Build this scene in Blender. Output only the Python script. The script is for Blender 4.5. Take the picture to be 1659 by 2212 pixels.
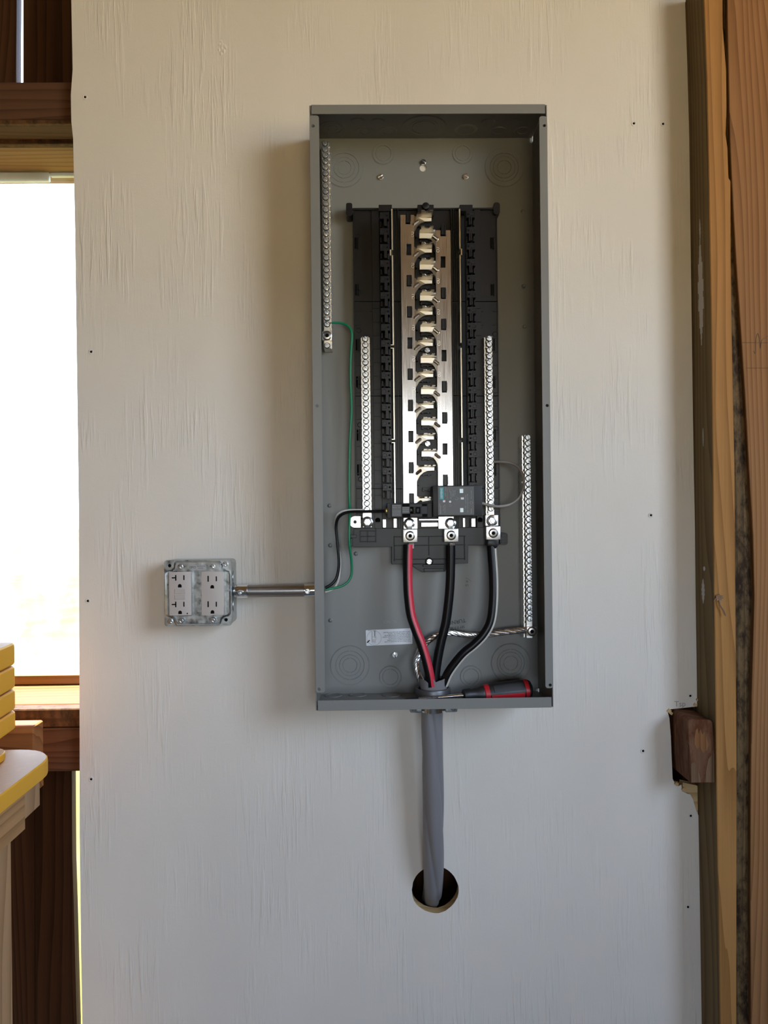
import bpy, bmesh, math, random
from mathutils import Vector, Matrix
from mathutils.geometry import tessellate_polygon
random.seed(7)
for o in list(bpy.data.objects): bpy.data.objects.remove(o)
SC = bpy.context.scene
COL = SC.collection
PI = math.pi

# ------------------------------------------------------------------ camera
F, CX, CY = 1661.0, 829.5, 1106.0
CAMY, CAMZ = -1.2720, 1.45
PITCH, YAW, ROLL = 0.000543, -0.0157015, 0.0108116
RM = Matrix.Rotation(YAW, 3, 'Z') @ Matrix.Rotation(PITCH, 3, 'X') @ Matrix.Rotation(ROLL, 3, 'Y')
cam = bpy.data.cameras.new('camera'); camo = bpy.data.objects.new('camera', cam); COL.objects.link(camo)
cam.sensor_fit = 'VERTICAL'; cam.sensor_height = 24.0; cam.lens = F / 2212 * 24.0
cam.clip_start = 0.02; cam.clip_end = 300
camo.matrix_world = Matrix.Translation((0, CAMY, CAMZ)) @ (RM @ Matrix.Rotation(PI / 2, 3, 'X')).to_4x4()
SC.camera = camo

# ------------------------------------------------------------------ sky, sun, exposure
world = bpy.data.worlds.new('sky'); SC.world = world; world.use_nodes = True
wn = world.node_tree; wn.nodes.clear()
wo = wn.nodes.new('ShaderNodeOutputWorld'); wb = wn.nodes.new('ShaderNodeBackground')
wt = wn.nodes.new('ShaderNodeTexCoord'); ws = wn.nodes.new('ShaderNodeSeparateXYZ'); wr = wn.nodes.new('ShaderNodeValToRGB')
wn.links.new(wt.outputs['Generated'], ws.inputs[0]); wn.links.new(ws.outputs['Z'], wr.inputs[0])
wn.links.new(wr.outputs[0], wb.inputs[0]); wn.links.new(wb.outputs[0], wo.inputs[0])
wr.color_ramp.elements[0].position = 0.0; wr.color_ramp.elements[0].color = (0.82, 0.91, 1.0, 1)
wr.color_ramp.elements[1].position = 0.7; wr.color_ramp.elements[1].color = (0.38, 0.60, 1.0, 1)
wb.inputs[1].default_value = 4.2
sl = bpy.data.lights.new('sun', 'SUN'); sl.energy = 11.0; sl.color = (1.0, 0.93, 0.82); sl.angle = 0.0093
so = bpy.data.objects.new('sun', sl); COL.objects.link(so)
so.rotation_euler = Vector((0.06, -0.34, -0.94)).to_track_quat('-Z', 'Y').to_euler()
# two open hatches let the daylight in: one behind the camera, one in the right side wall
DOOR = dict(x0=-0.28, x1=0.66, y=-3.0, z0=1.16, z1=1.80)
SDOOR = dict(x=1.55, y0=-2.60, y1=-1.15, z0=1.52, z1=2.62)
def portal(nm, loc, rot, sx, sy):
    pl = bpy.data.lights.new(nm, 'AREA'); pl.shape = 'RECTANGLE'; pl.size = sx; pl.size_y = sy; pl.cycles.is_portal = True
    po = bpy.data.objects.new(nm, pl); COL.objects.link(po); po.location = loc; po.rotation_euler = rot
portal('front_hatch_portal', ((DOOR['x0'] + DOOR['x1']) / 2, DOOR['y'] - 0.06, (DOOR['z0'] + DOOR['z1']) / 2), (PI / 2, 0, 0), DOOR['x1'] - DOOR['x0'], DOOR['z1'] - DOOR['z0'])
portal('side_hatch_portal', (SDOOR['x'] + 0.07, (SDOOR['y0'] + SDOOR['y1']) / 2, (SDOOR['z0'] + SDOOR['z1']) / 2), (PI / 2, 0, PI / 2), SDOOR['y1'] - SDOOR['y0'], SDOOR['z1'] - SDOOR['z0'])
SC.view_settings.view_transform = 'Standard'; SC.view_settings.look = 'None'
SC.view_settings.gamma = 1.0; SC.view_settings.use_curve_mapping = False
SC.view_settings.exposure = 1.64
try:
    SC.cycles.use_denoising = True; SC.cycles.max_bounces = 10; SC.cycles.diffuse_bounces = 6
    SC.cycles.sample_clamp_indirect = 6.0; SC.cycles.caustics_reflective = False; SC.cycles.caustics_refractive = False
except Exception: pass

# ------------------------------------------------------------------ pixel -> place helpers (photo measured at 1659 x 2212)
def ray(px, py): return RM @ Vector(((px - CX) / F, 1.0, -(py - CY) / F))
def P(px, py, Y):
    d = ray(px, py); t = (Y - CAMY) / d.y
    return Vector((d.x * t, Y, CAMZ + d.z * t))
def PZ(px, py, z):
    d = ray(px, py); t = (z - CAMZ) / d.z
    return Vector((d.x * t, CAMY + d.y * t, z))
def S(Y): return F / (Y - CAMY)
def XZ(px, py, Y): p = P(px, py, Y); return (p.x, p.z)
def rect(x0, y0, x1, y1, Y):
    c = P((x0 + x1) / 2, (y0 + y1) / 2, Y); s = S(Y)
    w, h = (x1 - x0) / 2 / s, (y1 - y0) / 2 / s
    return c.x - w, c.x + w, c.z - h, c.z + h

# ------------------------------------------------------------------ mesh builder
class M:
    def __init__(s): s.v = []; s.f = []; s.mi = []; s.m = 0
    def face(s, idx): s.f.append(idx); s.mi.append(s.m)
    def box(s, x0, x1, y0, y1, z0, z1):
        b = len(s.v)
        for z in (z0, z1):
            for x, y in ((x0, y0), (x1, y0), (x1, y1), (x0, y1)): s.v.append((x, y, z))
        for q in ((3, 2, 1, 0), (4, 5, 6, 7), (0, 1, 5, 4), (1, 2, 6, 5), (2, 3, 7, 6), (3, 0, 4, 7)):
            s.face([b + i for i in q])
        return s
    def pbox(s, x0, y0, x1, y1, Yf, Yb):          # front rectangle read off the photo, Yf nearer the viewer
        a, b, c, d = rect(x0, y0, x1, y1, Yf); return s.box(a, b, Yf, Yb, c, d)
    def plate(s, outer, y0, y1, holes=()):        # polygon in x,z pushed from y0 to y1, with holes
        loops = [list(outer)] + [list(h) for h in holes]
        flat = [p for l in loops for p in l]; n = len(flat); b = len(s.v)
        for y in (y0, y1):
            for x, z in flat: s.v.append((x, y, z))
        for t in tessellate_polygon([[Vector((x, z, 0)) for x, z in l] for l in loops]):
            s.face([b + t[0], b + t[1], b + t[2]]); s.face([b + n + t[2], b + n + t[1], b + n + t[0]])
        k = 0
        for l in loops:
            m = len(l)
            for i in range(m):
                a, c = b + k + i, b + k + (i + 1) % m; s.face([a, c, c + n, a + n])
            k += m
        return s
    def pplate(s, pts, Yf, Yb, holes=()):
        return s.plate([XZ(x, y, Yf) for x, y in pts], Yf, Yb, [[XZ(x, y, Yf) for x, y in h] for h in holes])
    def lathe(s, c, axis, prof, n=20, ph=0.0, sx=1.0, sy=1.0):
        a = Vector(axis).normalized(); u = a.orthogonal().normalized()
        if abs(a.y) > .9: u = Vector((1, 0, 0))
        if abs(a.z) > .9: u = Vector((1, 0, 0))
        w = a.cross(u); c = Vector(c); b = len(s.v)
        for r, h in prof:
            for i in range(n):
                t = 2 * PI * i / n + ph
                s.v.append(tuple(c + a * h + u * (r * sx * math.cos(t)) + w * (r * sy * math.sin(t))))
        for j in range(len(prof) - 1):
            for i in range(n):
                k = (i + 1) % n
                s.face([b + j * n + i, b + j * n + k, b + (j + 1) * n + k, b + (j + 1) * n + i])
        s.face([b + i for i in range(n)][::-1]); e = b + (len(prof) - 1) * n; s.face([e + i for i in range(n)])
        return s
    def tube(s, pts, r, n=10, rfun=None, caps=True):
        pts = [Vector(p) for p in pts]; b = len(s.v); L = len(pts)
        t0 = (pts[1] - pts[0]).normalized(); u = t0.orthogonal().normalized(); prev = t0
        for j, p in enumerate(pts):
            t = (pts[min(j + 1, L - 1)] - pts[max(j - 1, 0)]).normalized()
            q = prev.rotation_difference(t); u = (q @ u); u = (u - t * u.dot(t)).normalized(); prev = t; w = t.cross(u)
            for i in range(n):
                a = 2 * PI * i / n; rr = rfun(j / (L - 1), a) if rfun else r
                s.v.append(tuple(p + u * (rr * math.cos(a)) + w * (rr * math.sin(a))))
        for j in range(L - 1):
            for i in range(n):
                k = (i + 1) % n; s.face([b + j * n + i, b + j * n + k, b + (j + 1) * n + k, b + (j + 1) * n + i])
        if caps:
            s.face([b + i for i in range(n)][::-1]); e = b + (L - 1) * n; s.face([e + i for i in range(n)])
        return s
    def mesh(s, name, mats, off=(0, 0, 0), bev=0, seg=1, ang=32):
        me = bpy.data.meshes.new(name); o = Vector(off)
        me.from_pydata([tuple(Vector(v) - o) for v in s.v], [], s.f)
        for m in mats: me.materials.append(m)
        me.polygons.foreach_set('material_index', s.mi)
        bm = bmesh.new(); bm.from_mesh(me); bmesh.ops.recalc_face_normals(bm, faces=bm.faces)
        if bev:
            ed = [e for e in bm.edges if len(e.link_faces) == 2 and e.calc_face_angle(0) > 0.6]
            bmesh.ops.bevel(bm, geom=ed, offset=bev, segments=seg, affect='EDGES', profile=0.6, clamp_overlap=True)
        bm.to_mesh(me); bm.free()
        me.polygons.foreach_set('use_smooth', [True] * len(me.polygons)); me.set_sharp_from_angle(angle=math.radians(ang))
        return me
def rr(x0, x1, z0, z1, r, n=5):
    o = []
    for cx, cz, a in ((x1 - r, z1 - r, 0), (x0 + r, z1 - r, 90), (x0 + r, z0 + r, 180), (x1 - r, z0 + r, 270)):
        for i in range(n + 1):
            t = math.radians(a + 90 * i / n); o.append((cx + r * math.cos(t), cz + r * math.sin(t)))
    return o
def circ(x, z, r, n=24, ph=0): return [(x + r * math.cos(2 * PI * i / n + ph), z + r * math.sin(2 * PI * i / n + ph)) for i in range(n)]
def smooth(pts, k=8):                              # Catmull-Rom
    pts = [Vector(p) for p in pts]; q = [pts[0] * 2 - pts[1]] + pts + [pts[-1] * 2 - pts[-2]]; o = []
    for i in range(1, len(q) - 2):
        a, b, c, d = q[i - 1], q[i], q[i + 1], q[i + 2]
        for j in range(k):
            t = j / k
            o.append(0.5 * (2 * b + (c - a) * t + (2 * a - 5 * b + 4 * c - d) * t * t + (3 * b - a - 3 * c + d) * t ** 3))
    o.append(pts[-1]); return o

# ------------------------------------------------------------------ objects
WL = {}
def tag(o, label=None, cat=None, group=None, kind=None):
    if label: o['label'] = label
    if cat: o['category'] = cat
    if group: o['group'] = group
    if kind: o['kind'] = kind
    return o
def place(o, parent, at):
    at = Vector(at); o.location = at - (WL[parent.name] if parent else Vector((0, 0, 0)))
    if parent: o.parent = parent
    COL.objects.link(o); WL[o.name] = at; return o
def obj(name, m, mat, parent=None, at=None, bev=0, seg=1, ang=32, label=None):
    mats = mat if isinstance(mat, (list, tuple)) else [mat]
    if at is None:
        if parent: at = WL[parent.name]
        else:
            xs = [v[0] for v in m.v]; ys = [v[1] for v in m.v]; zs = [v[2] for v in m.v]
            at = ((min(xs) + max(xs)) / 2, (min(ys) + max(ys)) / 2, min(zs))
    me = m.mesh(name, mats, at, bev, seg, ang)
    o = place(bpy.data.objects.new(name, me), parent, at)
    if label: o['label'] = label
    return o
def inst(name, me, parent, at, ry=0.0, rx=0.0, rz=0.0):
    o = bpy.data.objects.new(name, me); o.rotation_euler = (rx, ry, rz); return place(o, parent, at)
def thing(name, loc, label, cat, group=None):
    o = bpy.data.objects.new(name, None); o.empty_display_size = 0.02
    place(o, None, loc); return tag(o, label, cat, group)
def struct(name, m, mat, bev=0, **k): return tag(obj(name, m, mat, bev=bev, **k), kind='structure')
def text(name, body, size, at, mat, parent, ang=0.0, align='CENTER', thick=0.00008, spacing=1.0):
    cu = bpy.data.curves.new('t', 'FONT'); cu.body = body; cu.size = size; cu.align_x = align; cu.align_y = 'CENTER'
    cu.extrude = thick; cu.space_character = spacing; cu.resolution_u = 2
    t = bpy.data.objects.new('t', cu); COL.objects.link(t)
    me = bpy.data.meshes.new_from_object(t.evaluated_get(bpy.context.evaluated_depsgraph_get()))
    bpy.data.objects.remove(t); bpy.data.curves.remove(cu); me.name = name
    me.materials.clear(); me.materials.append(mat)
    me.transform(Matrix.Rotation(-ang, 4, 'Y') @ Matrix.Rotation(PI / 2, 4, 'X'))
    return place(bpy.data.objects.new(name, me), parent, at)

# ------------------------------------------------------------------ materials
def mat(name, col, rough=0.5, metal=0.0, spec=0.5, bump=None, vary=None, coat=0.0):
    m = bpy.data.materials.new(name); m.use_nodes = True; nt = m.node_tree; b = nt.nodes['Principled BSDF']
    b.inputs['Base Color'].default_value = (*col, 1); b.inputs['Roughness'].default_value = rough
    b.inputs['Metallic'].default_value = metal; b.inputs['Specular IOR Level'].default_value = spec
    b.inputs['Coat Weight'].default_value = coat
    geo = nt.nodes.new('ShaderNodeNewGeometry')
    if vary:                                       # (scale xyz, colour a, colour b)
        n = noise(nt, geo.outputs['Position'], vary[0], 4)
        r = ramp(nt, n, [(0.35, vary[1]), (0.65, vary[2])]); nt.links.new(r, b.inputs['Base Color'])
        if metal > 0.5:
            rr_ = nt.nodes.new('ShaderNodeMapRange'); nt.links.new(n, rr_.inputs[0])
            rr_.inputs[1].default_value = 0.3; rr_.inputs[2].default_value = 0.7
            rr_.inputs[3].default_value = rough * 0.75; rr_.inputs[4].default_value = rough * 1.3
            nt.links.new(rr_.outputs[0], b.inputs['Roughness'])
    if bump:                                       # (scale xyz, strength, distance)
        n = noise(nt, geo.outputs['Position'], bump[0], 3); bp = nt.nodes.new('ShaderNodeBump')
        bp.inputs['Strength'].default_value = bump[1]; bp.inputs['Distance'].default_value = bump[2]
        nt.links.new(n, bp.inputs['Height']); nt.links.new(bp.outputs[0], b.inputs['Normal'])
    return m
def noise(nt, vec, scale, detail=3, rough=0.55, off=(0, 0, 0)):
    mp = nt.nodes.new('ShaderNodeMapping'); mp.inputs['Scale'].default_value = scale; mp.inputs['Location'].default_value = off
    n = nt.nodes.new('ShaderNodeTexNoise'); n.inputs['Scale'].default_value = 1.0; n.inputs['Detail'].default_value = detail
    n.inputs['Roughness'].default_value = rough
    nt.links.new(vec, mp.inputs['Vector']); nt.links.new(mp.outputs[0], n.inputs['Vector']); return n.outputs['Fac']
def ramp(nt, fac, stops):
    r = nt.nodes.new('ShaderNodeValToRGB'); e = r.color_ramp.elements
    while len(e) < len(stops): e.new(0.5)
    for k, (p, c) in enumerate(stops): e[k].position = p; e[k].color = (*c, 1)
    nt.links.new(fac, r.inputs[0]); return r.outputs[0]
def math_(nt, op, a, b):
    n = nt.nodes.new('ShaderNodeMath'); n.operation = op
    for i, x in enumerate((a, b)):
        if isinstance(x, (int, float)): n.inputs[i].default_value = x
        else: nt.links.new(x, n.inputs[i])
    return n.outputs[0]
def wood(name, dark, light, axis='Z', freq=9.0, rough=0.65, off=0.0, fine=0.35, tilt=0.0, dirt=None):
    m = bpy.data.materials.new(name); m.use_nodes = True; nt = m.node_tree; b = nt.nodes['Principled BSDF']
    b.inputs['Roughness'].default_value = rough; b.inputs['Specular IOR Level'].default_value = 0.10
    g = nt.nodes.new('ShaderNodeNewGeometry').outputs['Position']
    def sc(across, along): return tuple(along if a == axis else across for a in 'XYZ')
    base = noise(nt, g, sc(6, 0.55), 2, 0.45, (off, off * 1.7, off * .6))
    sep = nt.nodes.new('ShaderNodeSeparateXYZ'); nt.links.new(g, sep.inputs[0])
    cross = math_(nt, 'ADD', sep.outputs['X' if axis != 'X' else 'Z'], math_(nt, 'MULTIPLY', sep.outputs['Y' if axis != 'Y' else 'Z'], 0.8))
    wob = noise(nt, g, sc(40, 3), 2, 0.5, (off * 2, 1, 0))
    v = math_(nt, 'ADD', math_(nt, 'ADD', math_(nt, 'MULTIPLY', base, freq * 2.2), math_(nt, 'MULTIPLY', wob, 0.5)), math_(nt, 'MULTIPLY', cross, 62.0))
    band = math_(nt, 'SUBTRACT', 1.0, math_(nt, 'POWER', math_(nt, 'FRACT', v, 0.0), 2.2))
    fib = noise(nt, g, sc(520, 9), 4, 0.65, (off, 0, off)); big = noise(nt, g, sc(9, 2.5), 3, 0.6, (off * 3, 2, 5))
    mixv = math_(nt, 'ADD', math_(nt, 'ADD', math_(nt, 'MULTIPLY', band, 0.42), math_(nt, 'MULTIPLY', fib, 0.38)), math_(nt, 'MULTIPLY', big, 0.35))
    mid = tuple((a + c) / 2 for a, c in zip(dark, light))
    colr = ramp(nt, mixv, [(0.22, dark), (0.52, mid), (0.80, light)])
    if dirt:
        dn = noise(nt, g, (60, 60, 25), 5, 0.7, (off, 3, 1))
        mx = nt.nodes.new('ShaderNodeMix'); mx.data_type = 'RGBA'
        nt.links.new(ramp(nt, dn, [(0.42, (0, 0, 0)), (0.62, (1, 1, 1))]), mx.inputs[0])
        nt.links.new(colr, mx.inputs[6]); mx.inputs[7].default_value = (*dirt, 1); colr = mx.outputs[2]
    nt.links.new(colr, b.inputs['Base Color'])
    bp = nt.nodes.new('ShaderNodeBump'); bp.inputs['Strength'].default_value = 0.35; bp.inputs['Distance'].default_value = 0.001
    nt.links.new(mixv, bp.inputs['Height']); nt.links.new(bp.outputs[0], b.inputs['Normal'])
    return m
def wall_paint():
    m = bpy.data.materials.new('painted_plywood'); m.use_nodes = True; nt = m.node_tree; b = nt.nodes['Principled BSDF']
    g = nt.nodes.new('ShaderNodeNewGeometry').outputs['Position']
    blot = noise(nt, g, (5, 5, 3), 4)
    nt.links.new(ramp(nt, blot, [(0.3, (0.70, 0.655, 0.575)), (0.7, (0.755, 0.71, 0.63))]), b.inputs['Base Color'])
    b.inputs['Roughness'].default_value = 0.55; b.inputs['Specular IOR Level'].default_value = 0.35
    # grain checks that telegraph through the paint, in patches
    st = noise(nt, g, (120, 120, 8.5), 2, 0.5); st2 = noise(nt, g, (260, 260, 17), 2, 0.5, (3, 0, 1))
    mask = ramp(nt, noise(nt, g, (9, 9, 4.5), 3, 0.6), [(0.47, (0.0,) * 3), (0.63, (1,) * 3)])
    l1 = ramp(nt, st, [(0.52, (0,) * 3), (0.62, (1,) * 3)]); l2 = ramp(nt, st2, [(0.54, (0,) * 3), (0.66, (1,) * 3)])
    lines = math_(nt, 'MULTIPLY', math_(nt, 'ADD', l1, math_(nt, 'MULTIPLY', l2, 0.5)), mask)
    peel = noise(nt, g, (420, 420, 300), 2); roll = noise(nt, g, (45, 45, 45), 3)
    h = math_(nt, 'ADD', math_(nt, 'ADD', lines, math_(nt, 'MULTIPLY', peel, 0.16)), math_(nt, 'MULTIPLY', roll, 0.5))
    bp = nt.nodes.new('ShaderNodeBump'); bp.inputs['Strength'].default_value = 0.5; bp.inputs['Distance'].default_value = 0.0012
    nt.links.new(h, bp.inputs['Height']); nt.links.new(bp.outputs[0], b.inputs['Normal'])
    return m
def dusty(name, col, dust):
    m = mat(name, col, 0.55, 0, 0.12); nt = m.node_tree; b = nt.nodes['Principled BSDF']
    g = nt.nodes.new('ShaderNodeNewGeometry'); sp = nt.nodes.new('ShaderNodeSeparateXYZ'); nt.links.new(g.outputs['True Normal'], sp.inputs[0])
    up = ramp(nt, sp.outputs['Z'], [(0.75, (0,) * 3), (0.95, (1,) * 3)])
    n = ramp(nt, noise(nt, g.outputs['Position'], (90, 90, 90), 5, 0.7), [(0.20, (0.55,) * 3), (0.45, (1,) * 3)])
    mx = nt.nodes.new('ShaderNodeMix'); mx.data_type = 'RGBA'; nt.links.new(math_(nt, 'MULTIPLY', up, n), mx.inputs[0])
    mx.inputs[6].default_value = (*col, 1); mx.inputs[7].default_value = (*dust, 1); nt.links.new(mx.outputs[2], b.inputs['Base Color'])
    return m
def film():
    m = bpy.data.materials.new('clear_plastic_sheet'); m.use_nodes = True; nt = m.node_tree; nt.nodes.clear()
    o = nt.nodes.new('ShaderNodeOutputMaterial'); t = nt.nodes.new('ShaderNodeBsdfTransparent'); gl = nt.nodes.new('ShaderNodeBsdfGlossy')
    gl.inputs['Roughness'].default_value = 0.08; d = nt.nodes.new('ShaderNodeBsdfTranslucent'); d.inputs[0].default_value = (0.95, 0.95, 0.9, 1)
    g = nt.nodes.new('ShaderNodeNewGeometry').outputs['Position']; fr = nt.nodes.new('ShaderNodeLayerWeight'); fr.inputs['Blend'].default_value = 0.5
    fac = math_(nt, 'ADD', math_(nt, 'MULTIPLY', math_(nt, 'POWER', fr.outputs['Facing'], 4.0), 0.5), 0.03)
    m1 = nt.nodes.new('ShaderNodeMixShader'); m2 = nt.nodes.new('ShaderNodeMixShader')
    n = ramp(nt, noise(nt, g, (14, 14, 9), 4, 0.65), [(0.4, (0.02,) * 3), (0.7, (0.12,) * 3)])
    nt.links.new(n, m1.inputs[0]); nt.links.new(t.outputs[0], m1.inputs[1]); nt.links.new(d.outputs[0], m1.inputs[2])
    nt.links.new(fac, m2.inputs[0]); nt.links.new(m1.outputs[0], m2.inputs[1]); nt.links.new(gl.outputs[0], m2.inputs[2])
    bp = nt.nodes.new('ShaderNodeBump'); bp.inputs['Strength'].default_value = 0.3; bp.inputs['Distance'].default_value = 0.004
    nt.links.new(noise(nt, g, (9, 9, 5), 3), bp.inputs['Height']); nt.links.new(bp.outputs[0], gl.inputs['Normal'])
    nt.links.new(m2.outputs[0], o.inputs[0]); return m

PAINT = wall_paint()
PLY = wood('plywood_edge', (0.36, 0.22, 0.09), (0.62, 0.44, 0.22), 'X', 3, off=2)
BOXP = mat('grey_enclosure_paint', (0.196, 0.196, 0.180), 0.42, 0, 0.5, bump=((900, 900, 900), 0.12, 0.0003))
BLK = mat('black_plastic', (0.0065, 0.0068, 0.008), 0.38, 0, 0.35, bump=((700, 700, 700), 0.08, 0.0002))
BLK2 = mat('black_moulded_case', (0.017, 0.0175, 0.018), 0.45, 0, 0.35, bump=((1500, 1500, 1500), 0.15, 0.0002))
HOLE_SHADE = mat('recess_shade', (0.004, 0.004, 0.004), 0.8, 0, 0.1)  # near-black colour paints in the shade inside holes, slots and sockets
TIN = mat('tin_plated_bar', (0.64, 0.62, 0.59), 0.21, 1.0, vary=((1100, 1100, 20), (0.64, 0.62, 0.59), (0.72, 0.70, 0.67)))
FOLD = mat('bend_highlight_and_letters', (0.88, 0.85, 0.78), 0.40, 1.0)  # lighter metal paints the highlight on the blade bends; stamped letters share it
STAB = mat('tin_blade_dimmed', (0.29, 0.26, 0.215), 0.30, 1.0)  # bar metal darkened, putting dim reflections into the blade colour
ALU = mat('terminal_aluminium', (0.86, 0.84, 0.79), 0.32, 1.0, bump=((600, 600, 600), 0.1, 0.0002))
ZINC = mat('zinc_screw', (0.70, 0.74, 0.77), 0.22, 1.0)
TSCR = mat('terminal_screw_zinc', (0.62, 0.65, 0.67), 0.36, 1.0)
STEEL = mat('dark_steel', (0.42, 0.41, 0.39), 0.28, 1.0)
GALV = mat('galvanised_steel', (0.44, 0.46, 0.46), 0.33, 1.0, vary=((110, 110, 110), (0.34, 0.365, 0.365), (0.54, 0.565, 0.56)), bump=((160, 160, 160), 0.12, 0.0006))
EMT = mat('conduit_steel', (0.34, 0.33, 0.32), 0.36, 1.0, vary=((8, 200, 200), (0.29, 0.28, 0.27), (0.39, 0.38, 0.37)))
CHROME = mat('bright_zinc', (0.78, 0.82, 0.85), 0.14, 1.0)
IVORY = mat('outlet_plastic', (0.51, 0.46, 0.42), 0.4, 0, 0.5)
IVORY2 = mat('outlet_button', (0.47, 0.42, 0.385), 0.4, 0, 0.5)
RAIL = mat('rail_metal', (0.78, 0.73, 0.60), 0.35, 1.0)
GREEN = mat('green_insulation', (0.0, 0.20, 0.085), 0.35)
BLKW = mat('black_insulation', (0.005, 0.005, 0.006), 0.34, 0, 0.3)
WHITEW = mat('white_insulation', (0.55, 0.53, 0.48), 0.4)
GREYW = mat('grey_insulation', (0.27, 0.25, 0.22), 0.4)
RED = mat('red_stripe', (0.62, 0.035, 0.06), 0.4)
CREAM = mat('cream_stripe', (0.62, 0.58, 0.50), 0.45)
COPPER = mat('copper', (0.62, 0.30, 0.16), 0.35, 1.0)
STRAND = mat('aluminium_strand', (0.80, 0.79, 0.77), 0.24, 1.0)
JACKET = mat('grey_jacket', (0.205, 0.20, 0.205), 0.42, 0, 0.5, bump=((60, 60, 30), 0.15, 0.001))
NUT = mat('grey_die_cast', (0.13, 0.135, 0.14), 0.42, 0.6)
YELB = mat('yellow_bushing', (0.75, 0.62, 0.02), 0.4)
WHITE = mat('white_label', (0.74, 0.75, 0.76), 0.5)
INK = mat('black_ink', (0.01, 0.01, 0.01), 0.6)
TEAL = mat('teal_label', (0.02, 0.30, 0.30), 0.45)
PANELG = mat('dark_label', (0.055, 0.06, 0.06), 0.4)
PRINT = mat('pale_print', (0.30, 0.32, 0.32), 0.5)
LENS = mat('pale_lens', (0.55, 0.70, 0.68), 0.2)
SREDM = mat('screwdriver_red', (0.45, 0.012, 0.02), 0.35)
SBLK = mat('screwdriver_grip', (0.012, 0.012, 0.013), 0.45)
YEL = dusty('yellow_plastic', (0.78, 0.39, 0.035), (0.44, 0.23, 0.085))
STUDF = wood('lit_pine_face', (0.22, 0.10, 0.028), (0.42, 0.215, 0.070), 'Z', 8, off=1)  # stud front, its lit tone put into the colour
STUDS = wood('shaded_pine_side', (0.085, 0.058, 0.026), (0.20, 0.14, 0.068), 'Z', 5, off=5)  # same pine, darker and greener: the side's shade put into the colour
POST = wood('brown_post', (0.16, 0.072, 0.026), (0.34, 0.17, 0.070), 'Z', 10, off=9)
DIRT = wood('dirty_post_edge', (0.06, 0.035, 0.015), (0.17, 0.11, 0.05), 'Z', 4, off=4, dirt=(0.03, 0.018, 0.010))
BLOCKW = wood('weathered_end', (0.045, 0.022, 0.013), (0.17, 0.085, 0.045), 'Z', 9, off=12, dirt=(0.10, 0.034, 0.013))
SPLITW = wood('split_wood', (0.11, 0.05, 0.019), (0.24, 0.11, 0.043), 'Z', 9, off=13)
PALEW = wood('pale_wood', (0.10, 0.055, 0.03), (0.20, 0.12, 0.068), 'Z', 9, off=14)
SIDING = wood('dark_siding', (0.022, 0.010, 0.005), (0.075, 0.034, 0.015), 'Z', 10, off=15)
GIRT = wood('brown_girt', (0.05, 0.022, 0.011), (0.115, 0.056, 0.029), 'X', 8, off=18)
GIRTD = wood('rough_girt', (0.05, 0.022, 0.010), (0.13, 0.06, 0.024), 'X', 3, off=21, dirt=(0.045, 0.024, 0.011))
JAMB = wood('pale_jamb', (0.17, 0.095, 0.045), (0.33, 0.20, 0.105), 'X', 5, off=24)
SILLW = wood('orange_sill', (0.11, 0.040, 0.010), (0.20, 0.085, 0.024), 'X', 5, off=25)
BENCHW = wood('bench_pine', (0.24, 0.115, 0.04), (0.46, 0.255, 0.11), 'Y', 6, off=27)
BENCHZ = wood('bench_leg_pine', (0.26, 0.135, 0.055), (0.46, 0.28, 0.14), 'Z', 5, off=28)
BLKWOOD = wood('red_pine_offcut', (0.16, 0.048, 0.012), (0.36, 0.14, 0.045), 'X', 9, off=30)
ROOM = wood('room_boards', (0.14, 0.085, 0.05), (0.30, 0.20, 0.125), 'Y', 6, off=33)
CONC = mat('concrete_floor', (0.16, 0.14, 0.12), 0.8, vary=((3, 3, 3), (0.13, 0.115, 0.10), (0.19, 0.17, 0.145)))
GRASS = mat('dry_grass', (0.10, 0.085, 0.020), 0.9, 0, 0.05, vary=((1.5, 1.5, 1.5), (0.08, 0.067, 0.014), (0.125, 0.108, 0.028)))
FILM = film()
BOUNCE = mat('warm_bounce', (0.62, 0.45, 0.225), 0.9, 0, 0.1, vary=((2, 2, 2), (0.58, 0.42, 0.20), (0.66, 0.48, 0.25)))  # warm tone chosen for the light it bounces onto the plywood
PENCIL = mat('pencil', (0.10, 0.08, 0.07), 0.6)
PENCIL2 = mat('pencil_on_paint', (0.33, 0.31, 0.29), 0.6)
SMEAR = mat('dried_white_paint', (0.46, 0.44, 0.41), 0.6)

# ================================================================== SETTING
def wpx(px, py, Y=0.0): return XZ(px, py, Y)
# painted plywood sheet with its round cable hole and the notch for the beam end
L = [(148, -580), (154, 0), (157, 150), (153, 205), (154, 262), (158, 300), (162, 500), (166, 800), (170, 1100), (172, 1600), (172, 1800), (175, 2050), (178, 2212), (190, 2985)]
R_ = [(1538, 2985), (1525, 2212), (1523, 2000), (1522, 1890), (1520, 1820), (1513, 1772), (1503, 1748), (1497, 1727), (1491, 1716), (1484, 1714), (1480, 1712), (1473, 1709),
      (1472, 1695), (1465, 1698), (1458, 1693), (1453, 1682), (1451, 1640), (1449, 1590), (1446, 1552), (1443, 1540), (1449, 1532),
      (1470, 1530), (1505, 1526), (1507, 1528), (1511, 1508), (1510, 1440), (1503, 1250), (1497, 900), (1493, 600), (1489, 300), (1481, 0), (1470, -580)]
hole = []
for i in range(40):
    a = 2 * PI * i / 40; q = 1 + 0.012 * math.sin(5 * a + 1) + 0.008 * random.uniform(-1, 1)
    hole.append((940 + 50.5 * q * math.cos(a), 1922 + 50.5 * q * math.sin(a)))
w = M().pplate(L[::1] + R_, 0.0, 0.018, [hole])
for i in range(len(w.mi)):
    vs = [w.v[k] for k in w.f[i]]
    if not all(abs(v[1]) < 1e-6 for v in vs): w.mi[i] = 1
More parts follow.
